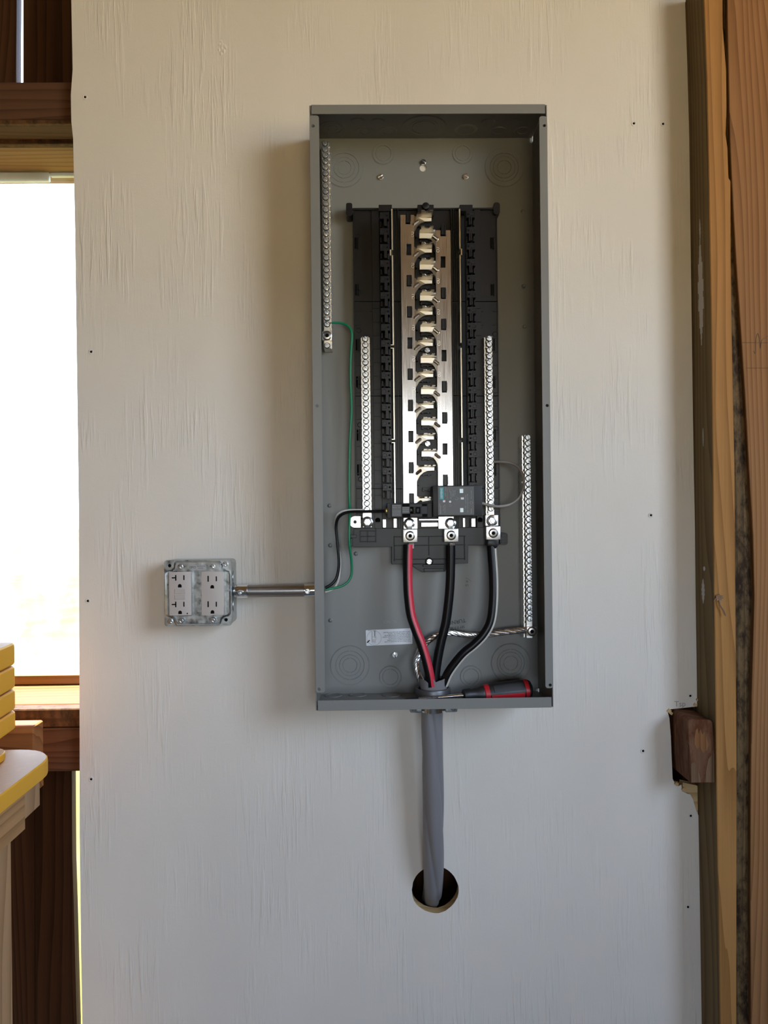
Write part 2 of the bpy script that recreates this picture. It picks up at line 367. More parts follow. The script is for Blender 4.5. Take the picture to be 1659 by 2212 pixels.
wall = struct('wall_back', w, [PAINT, PLY])
tag(wall, 'plywood sheet painted off white behind the electrical panel')
# the bare plywood shows under the torn paint by the notch
m = M().pplate([(1473, 1709), (1486, 1713), (1497, 1727), (1503, 1748), (1513, 1772), (1520, 1820), (1518, 1700), (1475, 1690)], 0.002, 0.016)
obj('bare_plywood_layer', m, PLY, wall)
for k, (x, y, q) in enumerate([(1446, 1536, 5), (1450, 1541, 4), (1462, 1694, 5), (1478, 1706, 5), (1503, 1523, 4), (1508, 1512, 3)]):
    m = M().pplate([(x - q, y), (x - 1, y - q), (x + q, y - 1), (x + 2, y + q), (x - 2, y + q * .6)], -0.002 - 0.0004 * k, 0.004)
    obj('splinter', m, PLY, wall)
sm = M(); r0 = 0.0042
sm.lathe((0, 0, 0), (0, -1, 0), [(r0, -0.001), (r0, 0.0006), (r0 * .75, 0.0010), (r0 * .55, 0.0004)], 14)
sm.m = 1; sm.lathe((0, 0, 0), (0, -1, 0), [(r0 * .5, 0.0), (r0 * .48, 0.0007)], 6)
wall_screw = sm.mesh('wall_screw', [PAINT, HOLE_SHADE])
for x, y in ((184, 210), (197, 760), (190, 1298), (197, 1683), (1369, 267), (1432, 268), (1406, 1113), (1389, 1622), (1491, 1503), (1492, 1762), (1486, 1959)):
    inst('screw', wall_screw, wall, P(x, y, -0.0002), ry=random.random() * 3)
m = M()
for i in range(12):
    a = random.random() * 6.3; q = random.random() ** .5
    m.lathe(P(480 + 8 * q * math.cos(a), 103 + 17 * q * math.sin(a), 0.0), (0, -1, 0), [(0.0035, -0.0005), (0.003, 0.0006), (0.0012, 0.0011)], 7, ph=a, sx=.7)
obj('paint_lump', m, PAINT, wall)
text('pencil_note', 'Tsp', 0.013, P(1469, 1521, -0.0002), PENCIL2, wall)

# ---- left of the plywood: siding, girts and a window opening covered in clear plastic
yS = 0.112
wl = tag(thing('wall_left', (-0.6, 0.1, 0), None, None), kind='structure')
def bd(pts, Y, t, ma, nm, parent=wl):
    return obj(nm, M().pplate(pts, Y, Y + t), ma, parent)
bd([(-300, -80), (36.5, -80), (36, 0), (35, 150), (36, 240), (-300, 240)], yS, 0.019, SIDING, 'siding_board')
bd([(49.5, -80), (50, 0), (50, 240), (260, 240), (260, -80)], yS + 0.003, 0.019, SIDING, 'siding_board')
bd([(-60, 1560), (74, 1560), (76, 2840), (-60, 2840)], yS, 0.019, SIDING, 'siding_board')
bd([(75.5, 1560), (154.5, 1560), (155.2, 1700), (156.2, 1850), (159.5, 1960), (162, 2060), (166, 2212), (167, 2840), (77.5, 2840)], yS, 0.019, SIDING, 'siding_board')
bd([(181, 1540), (300, 1540), (300, 2840), (192, 2840), (187, 2100), (182, 1800)], yS + 0.001, 0.019, SIDING, 'siding_board')
def gb(nm, x0, x1, Y0, Y1, z0, z1, ma, parent=wl, bev=0.0015): return obj(nm, M().box(x0, x1, Y0, Y1, CAMZ + z0, CAMZ + z1), ma, parent, bev=bev)
gb('girt', -1.5, -0.448, 0.0185, 0.088, 0.661, 0.724, GIRT)
gb('girt_splinter', -1.5, -0.49, 0.0165, 0.030, 0.654, 0.6608, GIRTD, bev=0.002)
gb('girt_edge', -1.5, -0.448, 0.0890, 0.106, 0.655, 0.724, GIRTD)
gb('girt', -1.5, -0.448, 0.0185, 0.105, -0.426, -0.354, GIRT)
wi = tag(thing('window_1', (-0.6, 0.12, CAMZ), None, None), kind='structure')
gb('head_jamb', -1.0, -0.46, 0.1065, 0.262, 0.658, 0.70, JAMB, wi)
gb('sill', -1.0, -0.448, 0.0187, 0.050, -0.3525, -0.3217, GIRTD, wi, bev=0.002)
gb('sill', -1.0, -0.448, 0.0505, 0.262, -0.3525, -0.3215, SILLW, wi, bev=0.003)
gb('side_jamb', -0.82, -0.7425, 0.1065, 0.262, -0.320, 0.657, JAMB, wi)
gb('side_jamb', -0.50, -0.46, 0.1065, 0.262, -0.320, 0.657, JAMB, wi)
gb('bottom_rail', -0.742, -0.50, 0.200, 0.255, -0.3205, -0.302, JAMB, wi)
gb('top_strip', -0.742, -0.61, 0.205, 0.215, 0.640, 0.657, mat('blue_white_strip', (0.62, 0.72, 0.85), 0.5), wi)
gb('top_strip', -0.609, -0.50, 0.207, 0.217, 0.650, 0.657, bpy.data.materials['blue_white_strip'], wi)
m = M(); nx, nz = 10, 24; b0 = len(m.v)
for j in range(nz + 1):
    for i in range(nx + 1):
        x = -0.7420 + 0.2415 * i / nx; z = -0.300 + 0.955 * j / nz
        m.v.append((x, 0.190 + 0.004 * math.sin(3.1 * i + j * .7) * math.sin(PI * j / nz), CAMZ + z))
for j in range(nz):
    for i in range(nx):
        a = j * (nx + 1) + i; m.face([a, a + 1, a + nx + 2, a + nx + 1])
pane = obj('pane', m, FILM, wi)

# ---- right of the plywood: stud and post
st = thing('wall_stud', P(1545, 3000, -0.03), 'orange pine stud standing right beside the plywood edge', 'stud')
fr = [(1519, -60), (1521, 0), (1527, 170), (1532, 420), (1536, 650), (1540, 1000), (1543, 1290), (1546, 1500), (1548, 1700), (1552, 1950), (1556, 2212), (1570, 3085)]
bk = [(1600, 3085), (1591, 2212), (1592, 1700), (1590, 1400), (1587, 1000), (1582, 760), (1579, 560), (1578.5, 390), (1574, 384), (1572, 320), (1568, 290), (1570, 230), (1569, 150), (1562, 60), (1561, -60)]
yF = -0.070
m = M().pplate(fr[::1] + bk, yF, 0.018)
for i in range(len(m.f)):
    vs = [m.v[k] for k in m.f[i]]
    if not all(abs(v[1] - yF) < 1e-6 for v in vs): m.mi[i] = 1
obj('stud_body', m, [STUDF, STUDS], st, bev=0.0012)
def smear(ys, dep, wd):                                 # paint smeared on the stud's left side face
    m = M()
    for (y0, y1), d_, w_ in zip(ys, dep, wd):
        n = 18
        for k in range(n):
            ya, yb = y0 + (y1 - y0) * k / n, y0 + (y1 - y0) * (k + 1) / n; ww = w_ * math.sin(PI * (k + .6) / n) * (1 + .2 * math.sin(k * 1.9))
            xa = P(fx(ya), ya, yF); xb = P(fx(yb), yb, yF)
            m.box(min(xa.x, xb.x) - 0.0007, max(xa.x, xb.x) + 0.002, d_ - ww, d_ + ww, xb.z, xa.z)
    return m
def fx(y):
    for a, b in zip(fr, fr[1:]):
        if a[1] <= y <= b[1]: return a[0] + (b[0] - a[0]) * (y - a[1]) / (b[1] - a[1])
    return 1520
for a_, b_, c_ in (((455, 505), -0.035, 0.002), ((500, 735), -0.034, 0.009), ((920, 960), -0.036, 0.001), ((1255, 1310), -0.030, 0.005)): obj('paint_smear', smear([a_], [b_], [c_]), SMEAR, st, label='white paint smear')
inst('nail_head', M().lathe((0, 0, 0), (-1, 0, 0), [(0.004, -0.001), (0.004, 0.0008), (0.003, 0.0014)], 12).mesh('nail_head', [STEEL]), st, P(fx(1232), 1232, yF) + Vector((0, 0.034, 0)))
m = M(); lc = P(1552, 1290, yF - 0.004)
for k in range(9):
    a = 0.6 + k * 0.7 + random.uniform(-.4, .4); r1 = random.uniform(.004, .013); c2 = lc + Vector((r1 * math.cos(a), -0.004 * random.random(), r1 * math.sin(a)))
    sd = Vector((-math.sin(a), 0.3, math.cos(a))) * random.uniform(.003, .006); b0 = len(m.v)
    for p in (lc + sd, lc - sd, c2, lc + Vector((0, 0.0025, 0))): m.v.append(tuple(p))
    m.face([b0, b0 + 1, b0 + 2]); m.face([b0, b0 + 2, b0 + 3]); m.face([b0 + 1, b0 + 3, b0 + 2]); m.face([b0, b0 + 3, b0 + 1])
m.tube([lc, lc + Vector((0.002, -0.001, -0.012)), lc + Vector((0.008, -0.002, -0.022)), lc + Vector((0.010, -0.003, -0.029))], 0.0011, 6)
lf = obj('dried_leaf', m, mat('dead_leaf', (0.24, 0.145, 0.08), 0.8)); tag(lf, 'small crumpled dry leaf caught on the pine stud', 'leaf')
ps = thing('corner_post', P(1640, 3000, -0.03), 'wide brown timber post right of the orange stud', 'post')
pf = [(1570, -60), (1572, 60), (1577, 300), (1583, 430), (1590, 560), (1601, 720), (1610, 860), (1618, 1010), (1627, 1160), (1630, 1290), (1627, 1400), (1624, 1500), (1622, 1700), (1621, 1900), (1626, 3050)]
yP = -0.052
obj('post_face', M().pplate(pf + [(1906, 3050), (1900, -60)], yP, 0.03), POST, ps, bev=0.001)
obj('waney_edge', M().pplate([(1560, -60), (1573, 400)] + [(1574, 600), (1576, 1000), (1582, 1500), (1590, 3040)] + [(x + 6, y) for x, y in pf[::-1]], yP + 0.009, 0.028), DIRT, ps, label='dirty bark edge')
def pencil(pts, nm='pencil_mark'): return obj(nm, M().tube([P(x, y, yP - 0.0004) for x, y in pts], 0.0003, 5), PENCIL, ps)
pencil([(1602, 740), (1659, 740), (1700, 741)]); pencil([(1612, 795), (1659, 795), (1700, 795)])
pencil(smooth([(1628, 758, 0), (1632, 762, 0), (1633, 735, 0), (1637, 720, 0), (1641, 735, 0), (1643, 752, 0), (1646, 735, 0), (1656, 728, 0), (1664, 720, 0)], 6) and
       [(p.x, p.y) for p in smooth([(1628, 758, 0), (1632, 762, 0), (1633, 735, 0), (1637, 720, 0), (1641, 735, 0), (1643, 752, 0), (1646, 735, 0), (1656, 728, 0), (1664, 720, 0)], 6)])
# beam end poking through the notch
yB = -0.062
m = M().pplate([(1486, 1557), (1492, 1553), (1536, 1556), (1540, 1560), (1544, 1625), (1547, 1691), (1492, 1692), (1488, 1640)], yB, 0.08)
be = obj('beam_end', m, BLOCKW, bev=0.0012); tag(be, 'weathered brown beam end poking out of the notch in the plywood', 'beam')

for q_, nm_, lab_ in (([(1503, 1577), (1507, 1573), (1509, 1586), (1513, 1574), (1517, 1587), (1521, 1580), (1526, 1592), (1531, 1609), (1527, 1620), (1519, 1627), (1512, 1615), (1505, 1617), (1499, 1605)], 'split_patch', 'fresh orange split wood'),
                     ([(1493, 1650), (1499, 1646), (1506, 1655), (1511, 1672), (1514, 1690), (1493.5, 1690.5)], 'pale_patch', 'paler bare wood'), ([(1530, 1640), (1537, 1630), (1543, 1626), (1546, 1690), (1522, 1690), (1526, 1662)], 'pale_patch', 'paler bare wood')):
    obj(nm_, M().pplate(q_, yB - .0004, yB + .002), SPLITW if nm_ == 'split_patch' else PALEW, be, label=lab_)
# ---- the rest of the shed, behind and beside the camera, and the ground outside
D, SD_ = DOOR, SDOOR
struct('floor', M().box(-2.6, 1.62, -3.05, 0.13, -0.1, 0.0), CONC)
struct('ceiling', M().box(-2.7, 1.9, -3.3, 0.25, 2.75, 2.80), ROOM)
struct('wall_side_left', M().box(-2.66, -2.6, -3.0, 0.1, 0, 2.75), ROOM)
m = M().box(SD_['x'], SD_['x'] + .06, SD_['y1'], 0.0, 0, 2.75).box(SD_['x'], SD_['x'] + .06, -3.0, SD_['y0'], 0, 2.75).box(SD_['x'], SD_['x'] + .06, SD_['y0'], SD_['y1'], SD_['z1'], 2.75).box(SD_['x'], SD_['x'] + .06, SD_['y0'], SD_['y1'], 0, SD_['z0'])
struct('wall_side_right', m, ROOM)
m = M().box(-2.6, D['x0'], D['y'] - 0.05, D['y'], 0, 2.75).box(D['x1'], 1.61, D['y'] - 0.05, D['y'], 0, 2.75).box(D['x0'], D['x1'], D['y'] - 0.05, D['y'], D['z1'], 2.75).box(D['x0'], D['x1'], D['y'] - 0.05, D['y'], 0, D['z0'])
struct('wall_front', m, ROOM)
m = M().box(-2.6, -1.0, yS, yS + 0.02, 0, 2.75).box(0.86, 1.61, 0.0, 0.02, 0, 2.75).box(-0.50, 0.86, 0.135, 0.155, 0, 2.75)
struct('wall_outer', m, SIDING)
for x0_ in (-.445, .545): struct('blocking_stud_1' if x0_ < 0 else 'blocking_stud_2', M().box(x0_, x0_ + .038, .0185 if x0_ < 0 else .082, .134, 0, 2.75), SIDING)  # unseen studs added to keep light out of the cavity behind the plywood
struct('ground', M().box(-90, 90, -90, 90, -0.35, -0.12), GRASS)
struct('bounce_slab', M().box(-30, 60, -60, -3.1, -0.12, -0.10).box(1.7, 60, -3.1, 0.0, -0.12, -0.10), BOUNCE)  # unseen slab added to bounce warm light in through the hatches

# ================================================================== ELECTRICAL PANEL
X0, X1 = -0.08844, 0.27356; ZT, ZB = CAMZ + 0.61915, CAMZ + 0.61915 - 0.91884
YF, YBK, T = -0.1040, -0.0008, 0.0015
YI = YBK - T                                            # inner face of the back plate
box = thing('electrical_panel', ((X0 + X1) / 2, 0, ZB), 'tall open grey steel electrical panel box screwed to the white plywood', 'electrical panel')
def fl(x0, x1, z0, z1, hl, r=0.004):                    # flange plate with holes
    return rr(x0, x1, z0, z1, r, 3), [circ(x, z, 0.0022, 12) for x, z in hl]
kh = P(914, 363, YI)
keyhole = circ(kh.x, kh.z, 0.0058, 20)
obj('back_plate', M().plate([(X0 + .001, ZB + .001), (X1 - .001, ZB + .001), (X1 - .001, ZT - .001), (X0 + .001, ZT - .001)], YI, YBK, [keyhole]), BOXP, box)
# left side panel with flange
def side(x0, x1, fx0, fx1, ytop, ybot, hl, nm):
    m = M()
    # the side sheet, its back corners nicked so a little light gets in
    q = [(YF + .0005, ZB), (YI - .006, ZB), (YI - .006, ZB + .006), (YI - .0002, ZB + .006), (YI - .0002, ZT - .009), (YI - .006, ZT - .009), (YI - .006, ZT), (YF + .0005, ZT)]
    b = len(m.v); n = len(q)
    for x in (x0, x1):
        for y, z in q: m.v.append((x, y, z))
    for t in tessellate_polygon([[Vector((y, z, 0)) for y, z in q]]):
        m.face([b + i for i in t]); m.face([b + n + i for i in t])
    for i in range(n): m.face([b + i, b + (i + 1) % n, b + n + (i + 1) % n, b + n + i])
    o_, h_ = fl(fx0, fx1, ybot, ytop, hl); m.plate(o_, YF, YF + .0015, h_)
    return obj(nm, m, BOXP, box, bev=0.0004)
sf = S(YF)
def zz(py): return P(829, py, YF).z
hz = [P(676, 272, YF), P(685, 877, YF), P(689, 1489, YF)]
side(X0, X0 + T, X0, X0 + 0.0145, zz(248.5), zz(1495), [(p.x, p.z) for p in hz], 'side_panel')
hz = [P(1176, 271, YF), P(1182, 876, YF), P(1188.5, 1480, YF)]
side(X1 - T, X1, X1 - 0.0122, X1, zz(251.5), zz(1492), [(p.x, p.z) for p in hz], 'side_panel')
m = M().box(X0 + T + .0003, X1 - T - .0003, YF, YI - .0002, ZT - T, ZT - .0001)
m.box(X0 + .0032, X1 - .0032, YF - .0016, YF - .0001, ZT - .0142, ZT); obj('top_panel', m, BOXP, box, bev=0.0004)
m = M()                                                 # bottom panel with the cable hole
cc = P(935, 1497, -0.05); YC = -0.050; CXc = cc.x
m2 = M().plate([(X0 + T + .0003, YF), (X1 - T - .0003, YF), (X1 - T - .0003, YI - .0002), (X0 + T + .0003, YI - .0002)], 0, T, [circ(CXc, YC, 0.0225, 28)])
for f_ in m2.f: m.face([i for i in f_])
m.v = [(x, z, ZB + y) for x, y, z in m2.v]
m.box(X0 + .0032, X1 - .0032, YF - .0016, YF - .0001, ZB, ZB + .0158); obj('bottom_panel', m, BOXP, box, bev=0.0004)

def knock(c, axis, radii, n=40, ties=True):
    """a pre-punched knockout: one proud disc with a groove at every radius"""
    h = 0.0008; pr = [(radii[0] + .0009, -0.0002), (radii[0] + .0003, 0.0003)]; g = .00055
    for k, r in enumerate(radii):
        hh = h if k % 2 == 0 else h * .62
        pr += [(r - .0001, hh * .12), (r - g, hh * .12), (r - g - .0003, hh)]
        if k + 1 < len(radii): pr += [(radii[k + 1] + .0004, hh)]
    m = M().lathe((0, 0, 0), axis, pr, n)
    if ties and abs(axis[1]) > .5:
        for k, r in enumerate(radii):
            for a in ((0.9, 2.2, 4.7) if k == 0 else (1.57, 4.71) if k % 2 else (1.0, 2.1, 4.6)):
                x, z = (r - .0004) * math.cos(a), (r - .0004) * math.sin(a); m.box(x - .0010, x + .0010, -0.0008, 0, z - .0008, z + .0008)
    return m
def kback(px, py, rad):
    p = P(px, py, YI - .0001); obj('knockout', knock(p, (0, -1, 0), [r / S(YI) for r in rad]), BOXP, box, at=(0, 0, 0)).location = p - WL[box.name]
for a in ((743, 363, (42, 32, 23, 15)), (1089, 362, (42, 31, 24, 15)), (827.5, 332, (23.5, 17)), (999, 332, (22, 16.5)),
          (755.5, 1437, (42, 31, 23, 15.5)), (843, 1462, (23.5, 17)), (1017, 1461, (23, 16.5)), (1103, 1432, (42, 30, 24, 15.5))): kback(*a)
def kz(px, py, z, ax, rad):
    p = PZ(px, py, z); obj('knockout', knock(p, ax, rad, 32), BOXP, box, at=(0, 0, 0)).location = p - WL[box.name]
for x, y, r in ((718, 276, (.0215, .0160, .0085)), (772, 262, (.011,)), (788.6, 283, (.0145, .0085)), (816, 263, (.011,)), (838, 283, (.0145, .0085)), (915.5, 274, (.036, .0245, .0195)),
                (1006.7, 281, (.018, .0135)), (1054, 264, (.011,)), (1077, 283, (.0135, .0085)), (1111, 263, (.011,)), (1129, 283, (.0135, .008))):
    kz(x, y, ZT - T - .0001, (0, 0, -1), r)
for x, y, r in ((719.6, 1502, (.015, .010)), (772.5, 1501, (.015, .010)), (846, 1501, (.0165, .0115))): kz(x, y, ZB + T + .0001, (0, 0, 1), r)
for y, r in ((420, (.012,)), (447, (.0165,)), (582, (.012,))):          # on the right side wall
    p = P(1163 + (y - 400) * .0108, y, -0.055); p.x = X1 - T - .0001
    obj('knockout', knock(p, (-1, 0, 0), r, 28), BOXP, box, at=(0, 0, 0)).location = p - WL[box.name]
bump = M().lathe((0, 0, 0), (0, -1, 0), [(.0042, -.0002), (.0034, .0004), (.0027, .0007), (.0022, .0022), (.0014, .0029), (.0004, .0030)], 16).mesh('rivet_bump', [BOXP])
for x, y in ((712, 1092), (713.5, 1178), (769, 1196), (714, 1340), (1129.5, 457), (1131, 618), (1133, 706)): inst('rivet_bump', bump, box, P(x, y, YI))
def slotted(r, h, w, n=18, dome=.25):                    # a slotted screw head facing -Y
    m = M(); m.lathe((0, 0, 0), (0, -1, 0), [(r, -.0006), (r, h * .55), (r * .97, h * .6)], n)
    for s in (1, -1):
        pts = []; a0 = math.asin(w / r)
        for i in range(9):
            a = a0 + (PI - 2 * a0) * i / 8; pts.append((r * .96 * math.cos(a), s * r * .96 * math.sin(a)))
        m.plate(pts, -h, -h * .55)
    return m
ms = slotted(.0046, .0032, .0008).mesh('mounting_screw', [ZINC], bev=.0003)
for x, y, a in ((914, 351, .5), (822, 383, -.5), (1006, 382, .3), (853, 1414, 1.4)): inst('mounting_screw', ms, box, P(x, y, YI - .0004), ry=a)
# stickers and ink on the back plate
lb = [P(790.5, 1360.5, YI), P(891, 1357, YI), P(890, 1391, YI), P(791.5, 1394.5, YI)]
yl = YI - .0004
m = M(); lx0, lx1, lz0, lz1 = rect(790.5, 1359, 890.5, 1393, YI)
tl = 0.030
def labrot(dx, dz):                                       # sticker is turned a little
    c = ((lx0 + lx1) / 2, (lz0 + lz1) / 2); return (c[0] + dx * math.cos(tl) - dz * math.sin(tl), c[1] + dx * math.sin(tl) + dz * math.cos(tl))
hw, hh = (lx1 - lx0) / 2, (lz1 - lz0) / 2
m.plate([labrot(x, z) for x, z in rr(-hw, hw, -hh, hh, .0015, 3)], yl, YI - .0001)
stk = obj('instruction_sticker', m, WHITE, box, label='white instruction sticker mounted upside down')
LINES = ['If this device is to be mounted on a solid', 'wall and the neutral is to be bonded,', 'torque the bonding screw prior to', 'mounting the box to ensure proper contact', 'with the lug strip. See wiring diagram for', 'proper torque. Spacer kit - may be', 'used to space the unit away from the wall']
for k, t_ in enumerate(LINES):
    x, z = labrot(hw - .003, -hh + .0050 + k * .0026)
    text('sticker_print', t_, 0.0026, (x, yl - .0001, z), INK, stk, ang=PI + tl, align='LEFT')
m = M(); c = labrot(-hw + .0135, -.0005); cc_ = Vector((c[0], yl - .0001, c[1])); rad = .0118
m.tube([cc_ + Vector((rad * math.cos(2 * PI * i / 32), 0, rad * math.sin(2 * PI * i / 32))) for i in range(33)], .00018, 4, caps=False)
for x0_, z0_, x1_, z1_ in ((-.0035, -.008, .002, -.0055), (-.0038, -.006, -.003, .010), (.0008, .0, .0022, .011), (-.003, -.003, .003, .002)):
    for a_, b_, c_, d_ in ((x0_, z0_, x1_, z0_), (x1_, z0_, x1_, z1_), (x1_, z1_, x0_, z1_), (x0_, z1_, x0_, z0_)):
        m.tube([cc_ + Vector((a_, 0, b_)), cc_ + Vector((c_, 0, d_))], .00016, 4)
m.tube([cc_ + Vector((.0035 * .5 * math.cos(i * .4), 0, -.0045 + .0016 * math.sin(i * .4))) for i in range(17)], .00018, 4)
m.tube([cc_ + Vector((-.0115, 0, -.0075)), cc_ + Vector((-.0075, 0, -.0035))], .0012, 4); m.tube([cc_ + Vector((.001, 0, .003)), cc_ + Vector((.001, 0, .0115))], .0006, 4)
obj('sticker_diagram', m, INK, stk)
for k, (t_, px) in enumerate((('neutral', 809), ('bonding', 799))):
    p = P(px, 1362.5, yl - .0001); text('sticker_print', t_, .0018, p, INK, stk, ang=PI + tl)
def ink(t_, size, px, py, ang, mt=INK): return text('ink_stamp', t_, size, P(px, py, YI - .0001), mt, box, ang=math.radians(ang))
ink('TURNO', .0088, 986, 1343, 180 + 10); ink('SEP 0 3 2024', .0056, 984.5, 1356, 180 + 6.5); ink('STE', .0088, 996, 1366, 180 + 7)
ink('SC  NCE', .0062, 842, 1343, 180 + 2, mat('faint_stamp', (0.235, 0.25, 0.245), .4)); ink('III', .0048, 1009, 1256, 95, mat('purple_stamp', (0.05, 0.015, 0.03), .6)); ink('US', .0042, 1008, 1264, 185)
m = M().tube(smooth([P(1006, 1249, YI - .0002), P(1011, 1250, YI - .0002), P(1018, 1256, YI - .0002)], 4), .00025, 4); obj('ink_stroke', m, INK, box)

# ================================================================== BREAKER BASE WITH BUS BARS
ba = thing('bus_bar_assembly', P(920, 1236, -0.02), 'black plastic breaker base with silver bus bars inside the grey panel', 'bus bar base')
yb, yt = YI - .0005, -0.0240
tS = 33.62                                               # one breaker space in photo pixels
def drift(y): return (y - 800) * .0108                    # the photo is turned by this much
def rb(m, x0, x1, y0, y1, Yf, Yb):                       # box whose x's are given as read at y = 800
    d = drift((y0 + y1) / 2); return m.pbox(x0 + d, y0, x1 + d, y1, Yf, Yb)
secs = [(449, 651), (651.8, 855), (855.8, 1055), (1055.8, 1143)]
for k, (a, b) in enumerate(secs):
    m = M()
    rb(m, 766, 822, a, b, yt, yb); rb(m, 1027, 1077.5, a, b, yt, yb)          # outer decks
    rb(m, 847, 998, a, b, yt, yb); rb(m, 822.3, 846.7, a, b, yt + .010, yb); rb(m, 998.3, 1026.7, a, b, yt + .010, yb)
    rb(m, 806, 822, a, b, yt - .003, yt - .0001); rb(m, 1027, 1041, a, b, yt - .003, yt - .0001)
    for s in range(8):                                   # cross ribs, frames and round ejector marks of the moulding
        y = a + 14 + s * tS * .87
        if y > b - 6: break
        if k > 0:
            rb(m, 807, 821, y - .9, y + .9, yt - .0042, yt - .0028); rb(m, 1028, 1040, y - .9, y + .9, yt - .0042, yt - .0028)
            rb(m, 768, 783, y + 6, y + 7.4, yt - .0012, yt - .0001); rb(m, 799, 805, y + 6, y + 7.4, yt - .0012, yt - .0001)
            rb(m, 1042, 1046, y + 6, y + 7.4, yt - .0012, yt - .0001); rb(m, 1066, 1076, y + 6, y + 7.4, yt - .0012, yt - .0001)
    rb(m, 766.2, 768.4, a + 1, b - 1, yt - .0016, yt - .0001); rb(m, 1075, 1077.2, a + 1, b - 1, yt - .0016, yt - .0001)
    rb(m, 853, 854.6, a + .5, b - .5, yt - .004, yt - .0001); rb(m, 857, 858.4, a + .5, b - .5, yt - .004, yt - .0001); rb(m, 862, 864, a + .5, b - .5, yt - .006, yt - .0001)
    rb(m, 982, 983.6, a + .5, b - .5, yt - .004, yt - .0001); rb(m, 986, 987.4, a + .5, b - .5, yt - .004, yt - .0001); rb(m, 977, 979, a + .5, b - .5, yt - .006, yt - .0001)
    for xx, yy in ((776, a + 62), (1070, a + 70), (776, b - 20), (812, b - 26)):
        q = P(xx + drift(yy), yy, yt); m.lathe(q, (0, -1, 0), [(.0042, -.0002), (.0040, .0006), (.0034, .0007), (.0033, .0003)], 16)
    obj('base_section', m, BLK, ba, bev=.0003)
# slots in the outer decks
for xx in (775, 1068):
    for y in (525, 626, 745, 825, 940, 1015):
        m = M(); rb(m, xx - 6, xx - 2, y - 12, y + 12, yt - .0006, yt + .004); rb(m, xx, xx + 1.5, y - 13, y + 13, yt - .0020, yt - .0001); obj('deck_slot', m, HOLE_SHADE, ba)
# top edge: ears, caps and stop
m = M(); m.plate(rr(*rect(747.5, 438, 761, 466, -.030), .003, 3), -.030, yb); m.plate(rr(*rect(1066, 437, 1080, 463, -.030), .004, 3), -.030, yb)
m.pbox(818, 442, 846.5, 456, -.036, yt - .0002); m.pbox(993, 442, 1021, 456, -.036, yt - .0002); m.pbox(758, 449, 1075, 453, yt - .004, yt - .0002)
m.pbox(902, 442, 937, 466, -.042, yt - .0002); m.lathe(P(919.5, 447, -.042), (0, -1, 0), [(.0060, -.001), (.0060, .004), (.005, .005)], 18)
obj('top_ear', m, BLK, ba, bev=.0006)
# hooks that hold the outer ends of the breakers, one per space
def hook(mirror):
    m = M(); s = S(-.032); q = -1 if mirror else 1
    def bx(x0, x1, y0, y1, Yf, Yb): a_, b_ = sorted((x0 * q / s, x1 * q / s)); m.box(a_, b_, Yf, Yb, -y1 / s, -y0 / s)
    bx(-9.5, 9, -7, 7, -.033, yt + .0102); bx(9, 10.5, -10, 11, -.031, yt + .0102)
    bx(-9, -6, 11, 22, -.029, yt + .0102); bx(-.5, 5, 8, 24.5, -.038, yt + .0102); bx(-1.5, 1, 7, 24.5, -.0395, -.034); bx(6.5, 10.5, 11.5, 24, -.030, yt + .0102)
    m.lathe((-4 * q / s, -.033, 0), (0, -1, 0), [(.0032, -.0002), (.0032, .0003), (.0029, .0004), (.0028, .0001)], 14)
    m.m = 1; m.lathe((5.2 * q / s, -.033, 0), (0, -1, 0), [(.0017, -.0004), (.0016, .0003)], 10)
    return m.mesh('breaker_hook', [BLK, HOLE_SHADE], bev=.0002)
hkL, hkR = hook(False), hook(True)
for k in range(-13, 5):
    y = 919.5 + k * tS
    inst('breaker_hook', hkL, ba, P(833 + drift(y) + .0, y, -.033) * 1.0)
    y = 917 + k * tS; inst('breaker_hook', hkR, ba, P(1014.5 + drift(y), y, -.033))
# rails on both sides: bright sheet-metal strips on edge
def rail(x, breaks, nm, ma, dx):
    m = M(); ys = [451] + [v for b in breaks for v in b] + [1088]
    for i in range(0, len(ys), 2): rb(m, x - 1.5, x + 1.5, ys[i], ys[i + 1], -.046, yt - .0002)
    for a, b in breaks:
        if b - a > 10.5: rb(m, x - 1.5 + dx, x + 1.7 + dx, a - 1, b + 1, -.046, yt - .0002)
        else:
            for y in (a + 1, b - 1): rb(m, x - 2 + dx, x + 1.5, y - 1, y + 1, -.046, yt - .0002)
    return obj(nm, m, ma, ba, bev=.0002)
rail(850.3, [(540, 551), (744, 753), (948, 957)], 'side_rail', RAIL, -4)
rail(996.5, [(538, 550), (741, 751), (946, 955)], 'side_rail', RAIL, 3)
# ---- bus bars
yA, yA2 = -0.0400, -0.0374
def bar_holes(xc, ys, w=5.2, h=12.2): return [[(xc + drift(y) - w, y - h), (xc + drift(y) + w, y - h), (xc + drift(y) + w, y + h), (xc + drift(y) - w, y + h)] for y in ys]
lh = [539 + 67.35 * k for k in range(9)]; lh = [y for y in lh if y < 1090]
def bar_pts(xl, xr, y0, y1, notch): # rectangle with a notch in its top edge
    d0, d1 = drift(y0), drift(y1)
    return [(xl + d0, y0), (notch[0] + d0, y0), (notch[0] + d0, notch[2]), (notch[1] + d0, notch[2]), (notch[1] + d0, y0), (xr + d0, y0), (xr + d1, y1), (xl + d1, y1)]
lb_ = obj('bus_bar', M().pplate(bar_pts(868.5, 897.8, 464, 1142, (880, 890, 484)), yA, yA2, bar_holes(886, lh)), TIN, ba, bev=.0002)
rh = [566 + 67.35 * k for k in range(8)]
rb_ = obj('bus_bar', M().pplate(bar_pts(943.8, 976.5, 497, 1142, (955, 966, 510)), yA, yA2, bar_holes(959.5, rh)), TIN, ba, bev=.0002)
